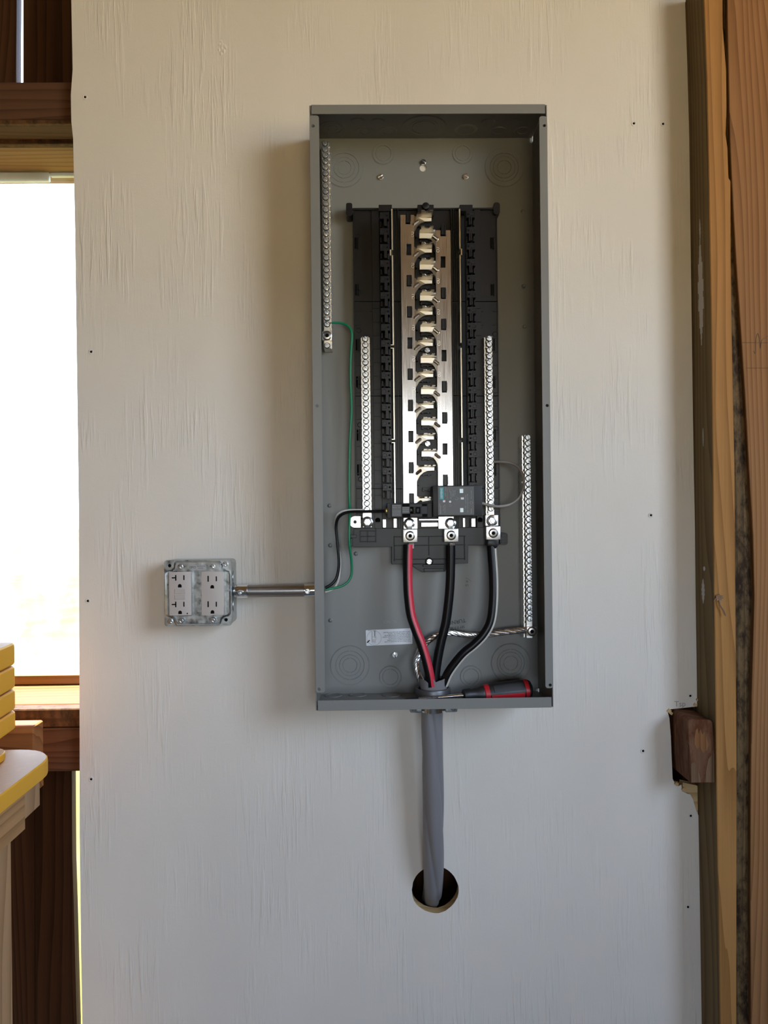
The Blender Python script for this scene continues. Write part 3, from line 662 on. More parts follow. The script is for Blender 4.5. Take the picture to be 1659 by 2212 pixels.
mc = M().box(-.0032, .0032, -.0425, yt - .0002 + .0, -.0083, .0083).box(.0020, .0042, -.0440, -.0380, -.0070, .0065); mclip = mc.mesh('bar_clip', [BLK], bev=.0003)
for k, y in enumerate(lh):
    if k not in (0, 3, 6): inst('bar_clip', mclip, ba, Vector((P(886 + drift(y), y, yA).x, 0, P(886 + drift(y), y, yA).z)))
for k, y in enumerate(rh):
    if k not in (0, 3, 6): inst('bar_clip', mclip, ba, Vector((P(959.5 + drift(y), y, yA).x, 0, P(959.5 + drift(y), y, yA).z)))
inst('bar_clip', mclip, ba, Vector((P(881.5, 471, yA).x, 0, P(881, 471, yA).z))); inst('bar_clip', mclip, ba, Vector((P(957, 497, yA).x, 0, P(957, 497, yA).z)))
def finger(kind):
    """arm reaching in from a bar, its upright blade toward the viewer, and the embossed rib at its root"""
    m = M(); y0 = 802.0
    if kind == 'L':
        pts = [(897.6, y0 - 3), (902.5, y0), (936, y0), (936, y0 + 10), (922, y0 + 10.5), (913, y0 + 14), (905, y0 + 21), (900, y0 + 30), (897.6, y0 + 37)]; xa, xb, xt0, xt1 = 902.5, 936, 911.5, 936
    else:
        pts = [(944, y0 + 37), (943, y0 + 30), (939, y0 + 22), (934, y0 + 16), (925, y0 + 13.5), (908.5, y0 + 13.5), (908.5, y0), (942, y0), (944, y0 - 3)]; xa, xb, xt0, xt1 = 908.5, 942, 911, 937
    m.pplate(pts, yA, yA2)
    z = P(915, y0, yA).z; X = lambda px: P(px, y0, yA).x
    ytip = -0.0675; ymid = -0.055; xm = (X(xt0) + X(xt1)) / 2
    o = [(X(xa), yA2), (X(xb), yA2), (X(xb), ymid), (X(xt1), ymid - .002), (X(xt1), ytip), (xm + .0045, ytip), (xm + .002, ytip + .006), (xm - .002, ytip + .006), (xm - .0045, ytip), (X(xt0), ytip), (X(xt0), ymid - .002), (X(xa), ymid)]
    b = len(m.v); n = len(o)
    for zz_ in (z - .0016, z + .0002):
        for x, y in o: m.v.append((x, y, zz_))
    for t in tessellate_polygon([[Vector((x, y, 0)) for x, y in o]]): m.face([b + i for i in t]); m.face([b + n + i for i in t])
    for i in range(n): m.face([b + i, b + (i + 1) % n, b + n + (i + 1) % n, b + n + i])
    m.m = 1  # bend and flat pad carry a painted highlight in lighter metal
    m.tube([Vector((X(xa), yA - .0010, z + .0006)), Vector((X(xb), yA - .0010, z - .0012))], .0013, 8)
    if kind == 'L': m.pplate([(903.5, y0 + .5), (935.8, y0 + .5), (935.8, y0 + 9.6), (921, y0 + 10)], yA - .0003, yA)
    else: m.pplate([(909, y0 + .5), (941, y0 + .5), (935, y0 + 13), (909, y0 + 13)], yA - .0003, yA)
    return m
def rib(kind):
    m = M(); a = math.radians(38 if kind == 'L' else -38); d = Vector((math.cos(a), 0, math.sin(a)))
    m.tube([-d * .0052 + Vector((0, .0012, 0)), -d * .0046, d * .0046, d * .0052 + Vector((0, .0012, 0))], .0026, 8, rfun=lambda t, an: .0026 if .1 < t < .9 else .0014)
    return m.mesh('embossed_rib', [TIN])
for kind, barO, first, n in (('L', lb_, 468.3, 10), ('R', rb_, 501.8, 8)):
    f0 = finger(kind); o0 = P(915, 802, yA); me = f0.mesh('finger', [STAB, FOLD], o0, bev=.0002); rm = rib(kind)
    for k in range(n):
        y = first + 67.3 * k; inst('contact_blade', me, barO, P(915 + drift(y), y, yA))
        inst('embossed_rib', rm, barO, P((902 if kind == 'L' else 943.5) + drift(y), y + (13 if kind == 'L' else 12), yA - .0006))
        if y + 43 < 1040: text('stamped_letters', 'CU', .0062, P((895 if kind == 'L' else 949.5) + drift(y), y + 38, yA - .0001), FOLD, barO, ang=PI / 2)
# walls of the trench between the bars
m = M()
for k in range(19):
    y = 485 + k * 33.6; d = drift(y)
    if y > 1075: break
    if k % 2 == 0: rb(m, 899.5, 903.5, y + 2, y + 26, -.037, yt - .0002); rb(m, 903.5, 930, y - 3, y + 4, -.0335, yt - .0002)
    else: rb(m, 940, 943.5, y + 2, y + 26, -.037, yt - .0002); rb(m, 910, 938, y - 3, y + 4, -.0335, yt - .0002)
    for xx in (912, 924):
        m.lathe(P(xx + d, y + 3, -.0335), (0, -1, 0), [(.0022, -.0002), (.0022, .0006), (.0018, .0006)], 10)
rb(m, 899, 943.5, 470, 1086, -.027, yt - .0002); obj('trench_wall', m, BLK, ba, bev=.0003)
ts = slotted(.0042, .003, .0008).mesh('base_screw', [ZINC], bev=.0003)
for x, y, a in ((922.5, 757, .4), (923.5, 959, .9)): inst('base_screw', ts, ba, P(x, y, -.0345), ry=a)
# ---- lower end: feet of the bars, clips, tie plate, lower deck
m = M(); m.pbox(905, 1121, 953, 1124, -.044, -.028); m.pbox(910, 1129, 946, 1137.5, -.040, -.028); obj('tie_strap', m, TIN, ba, bev=.0003)
for a in ((827, 1122, 834, 1139.5), (850.5, 1120, 857, 1140), (1000, 1119, 1004.5, 1138.5), (1018.5, 1120, 1027, 1138)): obj('end_clip', M().pbox(*a, -.034, yt - .0002), TIN, ba, bev=.0003)
m = M(); c = P(768, 1127.5, -.030); m.plate([(c.x + .0085 + 0, c.z + .0092)] + [(c.x - .0005 + .0095 * math.cos(a), c.z + .0095 * math.sin(a)) for a in [PI / 2 + PI * i / 12 for i in range(13)]] + [(c.x + .0085, c.z - .0092)], -.030, -.027, [circ(c.x - .0008, c.z, .0026, 14)])
obj('bonding_tab', m, ALU, ba, bev=.0003)
m = M(); yd = -.029
m.pplate([(764, 1142), (1078, 1139), (1079, 1177), (1011, 1178), (1011, 1217), (846, 1219), (846, 1181), (765, 1182), (757, 1176), (757, 1162), (764, 1156)], yd, yb)
for x0, y0, x1, y1 in ((778, 1146, 812, 1148), (778, 1158, 812, 1159.5), (778, 1169, 812, 1171), (777, 1146, 779, 1172), (793, 1146, 795, 1172), (811, 1140, 813, 1172),
                       (850, 1158, 1006, 1159.6), (850, 1177, 1006, 1178.6), (851, 1158, 852.4, 1213), (926, 1158, 927.4, 1200), (1003, 1158, 1004.4, 1210), (850, 1207, 1006, 1208.6)):
    m.pbox(x0, y0, x1, y1, yd - .0022, yd - .0001)
m.pbox(757, 1163, 762, 1180, yd - .006, yd - .0001); m.pbox(756, 1155, 770, 1162, yd - .004, yd - .0001)
m.pplate([(886, 1219), (912, 1236), (962, 1234.5), (966, 1217)], yd + .004, yb)
m.pbox(914, 1220, 960, 1224, yd - .004, yd + .0039); m.pbox(916, 1228, 958, 1235, yd - .001, yd + .0039)
obj('lower_deck', m, BLK, ba, bev=.0004)
m = M().plate(rr(*rect(1080, 1151, 1097, 1177, -.040), .004, 4), -.040, -.020); m.pbox(1083, 1154, 1094, 1160, -.0415, -.0398); m.pbox(1083, 1166, 1094, 1173, -.0415, -.0398); obj('end_cap', m, BLKW, ba, bev=.0006)
inst('base_screw', ts, ba, P(927, 1213, yd - .0024), ry=.2)
obj('screw_boss', M().lathe(P(927, 1213, yd), (0, -1, 0), [(.0068, -.0004), (.0066, .0016), (.0056, .0022), (.0052, .0008)], 20), BLK, ba)
for x, y in ((816, 1124), (1037, 1123)): obj('round_socket', M().lathe(P(x, y, yt - .003), (0, -1, 0), [(.0045, -.001), (.0042, .0008)], 14), HOLE_SHADE, ba)
# ---- lugs for the feeder conductors
def lug(x, y, Yc, nm='lug', sz=15.5, parent=None):
    m = M(); s = S(Yc); m.pbox(x - sz, y - sz * .93, x + sz, y + sz * .93, Yc, -.030); l = obj(nm, m, ALU, parent or ba, bev=.0012, seg=2)
    c = P(x, y, Yc); h = M().lathe(c, (0, -1, 0), [(.0078, -.0004), (.0078, .0002), (.0066, .0008), (.0058, .0002), (.0052, -.0001), (.0050, .0012), (.0036, .0014)], 24); h.m = 1; h.lathe(c, (0, -1, 0), [(.0034, .0010), (.0033, .00155)], 6)
    obj('set_screw', h, [STEEL, HOLE_SHADE], l); return l
lug(886, 1157.5, -.050); lug(974.7, 1156.5, -.050); lug(1065.5, 1151.5, -.050)
def nut(x, y, Y):
    c = P(x, y, Y); m = M().lathe(c, (0, -1, 0), [(.0092, -.0003), (.0092, .0012), (.0086, .0016)], 22)
    m.lathe(c, (0, -1, 0), [(.0066, .0015), (.0066, .0045), (.0058, .0056), (.0050, .0057)], 6)
    m.lathe(c, (0, -1, 0), [(.0040, .0050), (.0040, .0075), (.0034, .0082), (.0022, .0082), (.0018, .0070)], 16); return obj('clamp_nut', m, ZINC, ba, ang=40)
nut(884, 1131, yA - .0002); nut(973, 1130.5, yA - .0002); nut(793.5, 1128, -.0405)
m = M().pbox(1048, 1112, 1077, 1136, -.046, -.030); obj('neutral_pad', m, ALU, ba, bev=.0008); nut(1062.5, 1125, -.0462)
# ---- terminal bars
tq = slotted(.0040, .0026, .00085); tq.m = 1; tq.lathe((0, 0, 0), (0, -1, 0), [(.0050, .0001), (.0049, .00062), (.0041, .0007)], 18)  # dark ring paints the shade around each screw head
tsm = tq.mesh('terminal_screw', [TSCR, HOLE_SHADE], bev=.0001)
def tbar(nm, parent, xc, half, y0, y1, Y, Yb, fins, tail=None):
    """bar with a row of wire ports; fins = [(x offset, half width)] are the port teeth on its flanks; x read at mid height"""
    ym = (y0 + y1) / 2; a, b, c, d = rect(xc - half, y0, xc + half, y1, Y); m = M().box(a, b, Y, Yb, c, d); s = S(Y); n = int((y1 - y0) / 12.66)
    for fo, fw in fins:
        xx = P(xc + fo, ym, Y).x
        for k in range(n):
            z1 = d - (k * 12.66 + 2.5) / s
            m.box(xx - fw / s, xx + fw / s, Y + .003, Yb, z1 - 8.6 / s, z1); 
        m.box(xx - fw / s * .8, xx + fw / s * .8, Y + .0065, Yb, c, d)
    return obj(nm, m, ALU, parent, bev=.0003)
def tscrews(bar, xc, ys, ym, Y):
    for y in ys: inst('terminal_screw', tsm, bar, P(xc + (y - ym) * .0108, y, Y - .0004), ry=random.uniform(.3, 1.3))
nl = tbar('neutral_bar', ba, 791.3, 6.8, 727, 1139, -.040, yt - .0002, [(-8.2, 1.6), (8.2, 1.6)])
tscrews(nl, 791.0, [732.5 + 12.68 * k for k in range(30)], 933, -.040)
nr = tbar('neutral_bar', ba, 1059, 6.4, 726, 1120, -.040, yt - .0002, [(-9.2, 1.5), (-6.9, .4)])
tscrews(nr, 1058.5, [731.5 + 12.66 * k for k in range(30)], 923, -.040)

# ground bars stand on the box itself
gl = thing('ground_bar', P(706, 752, YI), 'short silver ground terminal bar at the upper left inside the panel', 'terminal bar', 'ground bars in the panel')
g1 = tbar('bar_body', gl, 704.5, 6.6, 304, 752, -.034, YI - .0003, [(8.5, 1.8), (-7.6, .5)])
tscrews(g1, 704.5, [310 + 13.02 * k for k in range(31)], 528, -.034)
inst('terminal_screw', tsm, g1, P(706.5, 746.5, -.0344), ry=.1)
l = lug(706.5, 725, -.042, 'bar_lug', 10.5, gl)
gr = thing('ground_bar', P(1145, 1380, YI), 'long silver ground terminal bar at the lower right inside the panel', 'terminal bar', 'ground bars in the panel')
g2 = tbar('bar_body', gr, 1141.5, 6.4, 939, 1379, -.034, YI - .0003, [(-9.5, 1.9)])
tscrews(g2, 1142.3, [945 + 12.62 * k for k in range(32)], 1159, -.034)
l = lug(1149, 1364, -.042, 'bar_lug', 10.5, gr)

# ================================================================== CIRCUIT BREAKER AND SURGE PROTECTOR
cb = thing('circuit_breaker', P(885, 1119, -.03), 'narrow black single pole circuit breaker at the left foot of the bus bars', 'circuit breaker')
yc = -.084
m = M().pbox(836, 1086.5, 934, 1119, yc + .010, -.0470); m.pbox(846, 1088.5, 924, 1117, yc, yc + .0102)
m.pbox(834, 1094, 842, 1112, yc + .018, -.047)
m.pplate([(890, 1087.5), (934, 1080), (934, 1090)], yc + .012, -.047); obj('case', m, BLK2, cb, bev=.0006)
m = M().pbox(846.5, 1090, 866.5, 1115.5, yc - .0004, yc - .00005).pbox(869, 1095, 884, 1108.5, yc - .0004, yc - .00005); pl_ = obj('case_label', m, PANELG, cb)
m = M()
for r_ in range(6):
    y = 1091.5 + r_ * 4
    for k in range(7):
        if r_ == 2 or random.random() < .1: continue
        x = 848 + k * 2.5; m.pbox(x, y, x + random.uniform(1.2, 2.1), y + 1.5, yc - .0005, yc - .0003)
for r_ in range(3):
    for k in range(5): m.pbox(870 + k * 2.8, 1096 + r_ * 4.2, 872.2 + k * 2.8, 1098 + r_ * 4.2, yc - .0005, yc - .0003)
tag(obj('label_print', m, mat('dim_print', (.20, .20, .20), .5), pl_), kind='stuff')
m = M()
for a in ((868.5, 1088.9, 885, 1094), (869, 1110, 886.5, 1116.5), (911.5, 1088.9, 922.5, 1093.5), (912, 1110, 923, 1116.3), (885.6, 1094.4, 891.8, 1110)): m.pbox(*a, yc - .0003, yc + .001)
obj('case_recess', m, HOLE_SHADE, cb)
text('rating_print', '20', .0042, P(888.7, 1102, yc - .0004), PRINT, cb, ang=PI / 2)
m = M().pbox(892, 1094.5, 911, 1110, yc - .002, yc + .001); m.pbox(893, 1095, 897, 1109.5, yc - .004, yc); obj('toggle_surround', m, BLK2, cb, bev=.0005)
m = M().pbox(898, 1095.5, 908.5, 1109, yc - .0024, yc - .0018); obj('toggle_slot', m, HOLE_SHADE, cb)
m = M().pbox(899.5, 1098, 905, 1107, yc - .010, yc - .002); obj('toggle', m, BLK2, cb, bev=.001, seg=2)
m = M().lathe(P(838, 1103.5, yc + .016), (0, -1, 0), [(.0045, -.003), (.0045, .0004), (.003, .0008), (.0026, -.0005)], 12); obj('wire_terminal', m, mat('brass', (.62, .42, .12), .3, 1.0), cb)

sp = thing('surge_protector', P(988, 1116, -.03), 'square black surge protector module with teal logo label next to the breaker', 'surge protector')
ys_ = -.092
m = M().pbox(935, 1048.5, 1042, 1116, ys_ + .002, -.0470); obj('case', m, BLK2, sp, bev=.0012, seg=2)
m = M().pbox(945.5, 1050.5, 1024.5, 1113, ys_ + .0004, ys_ + .0022); face = obj('front_label', m, PANELG, sp, bev=.0003)
yl2 = ys_ + .0003
m = M().pbox(949.5, 1053, 958.5, 1079, yl2 - .0001, yl2 + .0002); obj('logo_patch', m, TEAL, face)
text('logo_print', 'SIEMENS', .0043, P(954, 1066, yl2 - .0002), WHITE, face, ang=PI / 2, spacing=.98)
def sp_t(t_, sz, x, y, al='LEFT'): text('label_print', t_, sz, P(x, y, yl2 - .00005), PRINT, face, ang=PI / 2, align=al)
sp_t('BoltShield™', .0032, 951.5, 1110); sp_t('QSPD Series', .0028, 962.3, 1073); sp_t('Surge protective device', .0016, 966, 1078)
sp_t('Status: OK', .0019, 958, 1104); sp_t('Red: replace unit', .0019, 961, 1108)
for k, (t_, y) in enumerate((('Type 1', 1064), ('SPD 120/240V', 1078), ('Voltage rating', 1074), ('100kA 60Hz', 1073), ('UL 1449', 1068))): sp_t(t_, .0020, 971.5 + k * 3, y)
sp_t('100% = Full Protection', .0023, 1006, 1099); sp_t('RED = No Protection Replace SPD', .0020, 1010.5, 1107); sp_t('40000000', .0020, 1018.3, 1110); sp_t('Made in Country', .0019, 1018, 1078)
m = M()
for a in ((993, 1056, 1000.5, 1065), (994, 1097.5, 1001, 1106.5)): m.pbox(*a, yl2 - .0004, yl2 + .0003)
obj('status_window', m, LENS, face)
m = M().pbox(995.5, 1074.5, 1002, 1079, yl2 - .0002, yl2 + .0003).pbox(957, 1080.5, 961.8, 1085, yl2 - .0002, yl2 + .0003).lathe(P(972.3, 1083.7, yl2), (0, -1, 0), [(.0017, -.0002), (.0017, .0002)], 14); obj('indicator', m, WHITE, face)
m = M()
def ring(x, y, r, n=18): m.tube([P(x, y, yl2 - .00005) + Vector((r * math.cos(2 * PI * i / n), 0, r * math.sin(2 * PI * i / n))) for i in range(n + 1)], .00012, 4, caps=False)
ring(972.5, 1091.8, .0017); ring(986.5, 1077, .0023); ring(986.5, 1077, .0014); ring(1018, 1086, .0020, 4); ring(1018, 1086, .0028, 4)
m.tube([P(972.4, 1085.5, yl2), P(972.5, 1089.5, yl2)], .0001, 4); m.tube([P(989, 1077, yl2), P(994.5, 1077, yl2)], .0001, 4); obj('label_symbol', m, PRINT, face)

# ================================================================== WIRES
def wire(nm, pts, r, ma, label, cat='wire', group=None, k=8):
    path = smooth([P(x, y, Y) for x, y, Y in pts], k); o = obj(nm, M().tube(path, r, 10), ma); return tag(o, label, cat, group)
def zdown(pts): return [(x, y, Y) for x, y, Y in pts]
gw = wire('ground_wire', [(716, 697.5, -.028), (736, 698, -.028), (750, 703, -.030), (758.5, 714, -.032), (760, 732, -.032), (757.5, 770, -.031), (756.8, 820, -.030), (759, 876, -.030), (758.5, 900, -.030), (755.5, 960, -.029), (754, 1030, -.029), (754.5, 1085, -.031), (755.5, 1110, -.039), (754, 1150, -.044), (755.5, 1182, -.043), (759, 1212, -.038), (759.5, 1238, -.036), (753, 1255, -.036), (738, 1266, -.036), (720, 1270.5, -.036), (703, 1274, -.036)], .0019, GREEN,
          'green insulated wire running down inside the left of the panel')
obj('bare_end', M().tube([P(717, 697.5, -.028), P(709, 697, -.028)], .0011, 8), COPPER, gw, label='bare copper end')
wire('hot_wire', [(703, 1270, -.046), (716, 1262, -.046), (727, 1248, -.045), (732, 1222, -.045), (731, 1195, -.045), (727.5, 1160, -.045), (726, 1136, -.046), (730, 1120, -.049), (741, 1110, -.052), (758, 1105.5, -.053), (790, 1105, -.056), (815, 1104.5, -.058), (836, 1104, -.060)], .0023, BLKW, 'thin black wire from the conduit bushing to the circuit breaker')
wire('neutral_wire', [(703, 1279, -.032), (716, 1274, -.033), (726, 1264, -.034), (732, 1247, -.035), (734.5, 1215, -.036), (731, 1185, -.037), (726, 1155, -.038), (724, 1132, -.040), (727, 1115, -.044), (737, 1106, -.046), (752, 1102.5, -.047), (772, 1102, -.046), (786, 1102, -.044)], .0019, WHITEW, 'thin white wire bending beside the black one to the left neutral bar')
wire('surge_lead', [(1041, 1087, -.066), (1056, 1091, -.066), (1078, 1094, -.066), (1103, 1089, -.064), (1121, 1075, -.062), (1130, 1055, -.060), (1130.5, 1032, -.058), (1122, 1012, -.054), (1106, 1001, -.048), (1086, 998, -.044), (1066, 997.5, -.038)], .0023, GREYW, 'grey looped lead from the surge protector to the right neutral bar')
yb_ = obj('conduit_bushing', M().lathe((X0 + T + .0002, -.038, P(700, 1275, -.04).z), (1, 0, 0), [(.0135, 0), (.0142, .001), (.0142, .0030), (.0125, .0040), (.0105, .0040), (.0105, .0002)], 24), YELB)
tag(yb_, 'yellow plastic bushing where the thin wires enter the panel', 'bushing')

# ================================================================== SERVICE CABLE
sc = thing('service_cable', P(935, 1900, -.03), 'thick twisted grey service cable rising from the round hole into the panel', 'cable')
R0 = .0163
def cable_r(t, a):
    fl_ = 1.0 if t > .12 else 1.0
    return R0 * fl_ * (1.03 - .20 * (1 - abs(math.sin(1.5 * (a + 4.4 * t)))) ** 2.6 * min(1, t * 12) + .03 * math.cos(2 * (a - 3 * t)))
pts = smooth([P(936, 1486, -.050), P(935, 1520, -.050), P(933, 1560, -.048), P(934, 1640, -.043), P(936, 1720, -.040), P(936.5, 1790, -.036), P(937, 1850, -.028), P(936, 1895, -.012), P(934, 1925, .014), P(932, 1938, .05), P(931, 1940, .10)], 9)
jk = obj('jacket', M().tube(pts, R0, 54, rfun=cable_r), JACKET, sc, ang=60)
# the flared, torn mouth of the jacket inside the box
m = M(); n = 48; zc0, zc1 = CAMZ - .2835, P(935, 1470, -.07).z; b = 0
cx_ = P(936, 1480, -.055).x
def mouth(r, zt, cut):
    b = len(m.v)
    for j in range(5):
        t = j / 4
        for i in range(n):
            a = 2 * PI * i / n; q = r * (1.0 + .06 * math.cos(3 * a + .6) + .16 * t)
            top = zt + .0022 * math.sin(7 * a) * .5 - (cut(a))
            z = zc0 + (top - zc0) * t
            m.v.append((cx_ + q * 1.10 * math.cos(a), YC + q * .92 * math.sin(a), z))
    for j in range(4):
        for i in range(n):
            k = (i + 1) % n; m.face([b + j * n + i, b + j * n + k, b + (j + 1) * n + k, b + (j + 1) * n + i])
    return b
def cut(a):
    d = (a - 1.5 * PI); return .0062 * max(0, 1 - abs(d - .18) / .12) + .0035 * max(0, 1 - abs(d + .35) / .22)
b1 = mouth(.0186, zc1, cut); b2 = mouth(.0172, zc1 - .0003, cut)
for i in range(n):
    k = (i + 1) % n; m.face([b1 + 4 * n + i, b1 + 4 * n + k, b2 + 4 * n + k, b2 + 4 * n + i])
obj('jacket_mouth', m, JACKET, sc, label='torn flared end of the grey jacket')
def conductor(nm, pts, r, stripe, label, sa=None, col=None, k=9):
    path = smooth([P(x, y, Y) for x, y, Y in pts], k); o = obj(nm, M().tube(path, r, 18), BLKW, sc, label=label)
    if stripe:
        off = [p + Vector(stripe) * r for p in path]; m = M(); bb = 0; L_ = len(path); lat = Vector((stripe[0], stripe[1], stripe[2]))
        t_ = [(path[min(j + 1, L_ - 1)] - path[max(j - 1, 0)]).normalized() for j in range(L_)]
        nn = 8
        for j, p in enumerate(path):
            e1 = Vector((0, -1, 0)); e1 = (e1 - t_[j] * e1.dot(t_[j])).normalized(); e2 = e1.cross(t_[j]).normalized()
            if e2.x < 0: e2 = -e2
            for rr__ in (r + .00025, r - .0006):
                for i in range(nn + 1):
                    a = sa[0] + (sa[1] - sa[0]) * i / nn; m.v.append(tuple(p + (e1 * math.cos(a) + e2 * math.sin(a)) * rr__))
        w_ = 2 * (nn + 1)
        for j in range(L_ - 1):
            for q in (0, nn + 1):
                for i in range(nn): a = j * w_ + q + i; m.face([a, a + 1, a + 1 + w_, a + w_])
            for i in (0, nn): a = j * w_ + i; c_ = a + nn + 1; m.face([a, c_, c_ + w_, a + w_])
        for a in (0, (L_ - 1) * w_):
            for i in range(nn): m.face([a + i, a + i + 1, a + nn + 2 + i, a + nn + 1 + i])
        obj('stripe', m, col, o)
    return o
rc = .0074
conductor('red_striped_conductor', [(881.5, 1176, -.048), (880.5, 1205, -.049), (880.5, 1250, -.051), (882.5, 1290, -.054), (888, 1330, -.058), (898.5, 1362, -.061), (909.5, 1390, -.063), (920, 1425, -.064), (927, 1455, -.064), (931, 1482, -.062)], rc, (1, 0, 0), 'black conductor with a red stripe', (.05, 1.5), RED)
conductor('black_conductor', [(973.5, 1178, -.048), (973.5, 1210, -.048), (972.5, 1255, -.048), (969.5, 1295, -.048), (963, 1345, -.048), (953, 1385, -.048), (946, 1420, -.048), (941, 1455, -.048), (939, 1484, -.048)], rc, None, 'plain black conductor')
conductor('white_striped_conductor', [(1061, 1172, -.048), (1063, 1200, -.050), (1066, 1250, -.054), (1065.5, 1300, -.058), (1060, 1342, -.061), (1045, 1371, -.063), (1024, 1393, -.063), (1002, 1411, -.062), (983, 1433, -.060), (968, 1455, -.058), (958, 1478, -.054)], rc, (1, 0, 0), 'black conductor with a cream stripe', (.50, 1.75), CREAM)
m = M().pplate([(1054, 1165), (1078, 1166), (1075, 1182), (1070, 1186), (1066, 1180), (1052, 1180)], -.057, -.040); obj('tape_wrap', m, BLKW, sc, bev=.002, seg=2)
for x, y in ((888.5, 1175), (977, 1175)):
    for i in range(5):
        q = P(x - 5 + i * 2.4, y - 2, -.047); obj('bare_strand', M().tube([q, q + Vector((0, -.0006, -.0085))], .0011, 7), STRAND, sc)
gp = smooth([P(x, y, Y) for x, y, Y in [(1158, 1363, -.033), (1130, 1361.5, -.034), (1100, 1364, -.032), (1060, 1369, -.030), (1035, 1371, -.029), (1005, 1370.5, -.028), (975, 1366.5, -.028), (952, 1369, -.029), (932, 1379, -.031), (914, 1396, -.034), (902, 1417, -.037), (898.5, 1437, -.040), (903, 1457, -.043), (912, 1478, -.047)]], 12)
for k in range(7):
    path = []; L_ = len(gp)
    for j, p in enumerate(gp):
        t = (gp[min(j + 1, L_ - 1)] - gp[max(j - 1, 0)]).normalized(); e1 = Vector((0, -1, 0)); e1 = (e1 - t * e1.dot(t)).normalized(); e2 = t.cross(e1)
        a = 2 * PI * k / 6 + j * .17; q = .0036 if k < 6 else 0; path.append(p + e1 * (q * math.cos(a)) + e2 * (q * math.sin(a)))
    if k == 0: gc = obj('ground_conductor', M().tube(path, .0019, 8), STRAND, sc, label='bare stranded aluminium ground conductor')
    else: obj('strand', M().tube(path, .0019, 8), STRAND, gc)

# ================================================================== CABLE CLAMP
cl = thing('cable_clamp', (CXc, YC, ZB - .02), 'zinc cable clamp with grey locknut at the bottom of the panel', 'cable clamp')
m = M().lathe((CXc, YC, ZB + T + .0002), (0, 0, 1), [(.0278, 0), (.0284, .001), (.0284, .0160), (.0274, .0186), (.0250, .0190), (.0232, .0178), (.0228, .0010)], 44)
obj('locknut', m, NUT, cl, label='grey ribbed locknut')
m = M().lathe((CXc, YC, ZB - .0002), (0, 0, -1), [(.0260, 0), (.0262, .004), (.0200, .007), (.0192, .0165), (.0176, .0170), (.0176, .001)], 40)
obj('clamp_body', m, ZINC, cl)
for s in (-1, 1):
    m = M(); x0, x1 = (CXc + .018, CXc + .0375) if s > 0 else (CXc - .0375, CXc - .018)
    m.box(x0, x1, YC - .0135, YC + .009, ZB - .0165, ZB - .0035); obj('clamp_ear', m, GALV, cl, bev=.003, seg=3)
    m = M().lathe((CXc + s * .031, YC - .0136, ZB - .0098), (0, -1, 0), [(.0044, -.001), (.0042, .0012), (.0026, .0018)], 14); obj('clamp_screw', m, ZINC, cl)

# ================================================================== SCREWDRIVER lying in the box
h0 = Vector((P(1000, 1500, -.078).x, -.0780, ZB + T + .0122)); h1 = Vector((P(1149, 1492, -.060).x, -.0560, ZB + T + .0160))
sd = thing('screwdriver', ((h0.x + h1.x) / 2, (h0.y + h1.y) / 2, ZB + T), 'red and black screwdriver lying on the bottom of the panel', 'screwdriver')
ax = (h1 - h0).normalized(); Lh = (h1 - h0).length
def hl(prof, n=28, sq=.10): 
    m = M(); u = Vector((0, 0, 1)); u = (u - ax * u.dot(ax)).normalized(); w_ = ax.cross(u); b = 0
    for t, r in prof:
        for i in range(n):
            a = 2 * PI * i / n; q = r * (1 - sq * abs(math.sin(1.5 * a)) ** 2 * (1 if r > .012 else 0))
            m.v.append(tuple(h0 + ax * (t * Lh) + u * (q * math.cos(a)) + w_ * (q * math.sin(a))))
    for j in range(len(prof) - 1):
        for i in range(n):
            k = (i + 1) % n; m.face([j * n + i, j * n + k, (j + 1) * n + k, (j + 1) * n + i])
    m.face(list(range(n))[::-1]); m.face([(len(prof) - 1) * n + i for i in range(n)]); return m
obj('collar', hl([(.0, .0075), (.01, .0095), (.09, .0105), (.12, .0092), (.20, .0098), (.27, .0125), (.29, .0122)]), SBLK, sd)
obj('front_band', hl([(.2905, .0124), (.30, .0134), (.36, .0140), (.362, .0130)]), SREDM, sd)
obj('handle', hl([(.362, .0134), (.40, .0144), (.62, .0157), (.80, .0160), (.868, .0158)]), SBLK, sd)
obj('rear_band', hl([(.8685, .0153), (.872, .0162), (.93, .0157), (.934, .0146)]), SREDM, sd)
obj('end_cap', hl([(.9345, .0150), (.95, .0147), (.975, .0132), (.992, .0090), (1.0, .003)]), SBLK, sd)
# grip pad and red lower stripe lie on the handle
def strip(t0, t1, a0, a1, dr, ma, nm):
    m = M(); u = Vector((0, 0, 1)); u = (u - ax * u.dot(ax)).normalized(); w_ = ax.cross(u); n1, n2 = 14, 10
    def rad(t): return .0144 + (.0160 - .0144) * min(1, (t - .36) / .4)
    for lay in (0, 1):
        for i in range(n1 + 1):
            t = t0 + (t1 - t0) * i / n1
            for j in range(n2 + 1):
                a = a0 + (a1 - a0) * j / n2; q = rad(t) * (1 - .10 * abs(math.sin(1.5 * a)) ** 2) + (dr if lay == 0 else -.001)
                m.v.append(tuple(h0 + ax * (t * Lh) + u * (q * math.cos(a)) + w_ * (q * math.sin(a))))
    N = (n1 + 1) * (n2 + 1)
    for lay in (0, N):
        for i in range(n1):
            for j in range(n2): k = lay + i * (n2 + 1) + j; m.face([k, k + 1, k + n2 + 2, k + n2 + 1])
    edge = [i for i in range(n2 + 1)] + [i * (n2 + 1) + n2 for i in range(1, n1 + 1)] + [n1 * (n2 + 1) + j for j in range(n2 - 1, -1, -1)] + [i * (n2 + 1) for i in range(n1 - 1, 0, -1)]
    for a, b in zip(edge, edge[1:] + edge[:1]): m.face([a, b, b + N, a + N])
    return obj(nm, m, ma, sd)
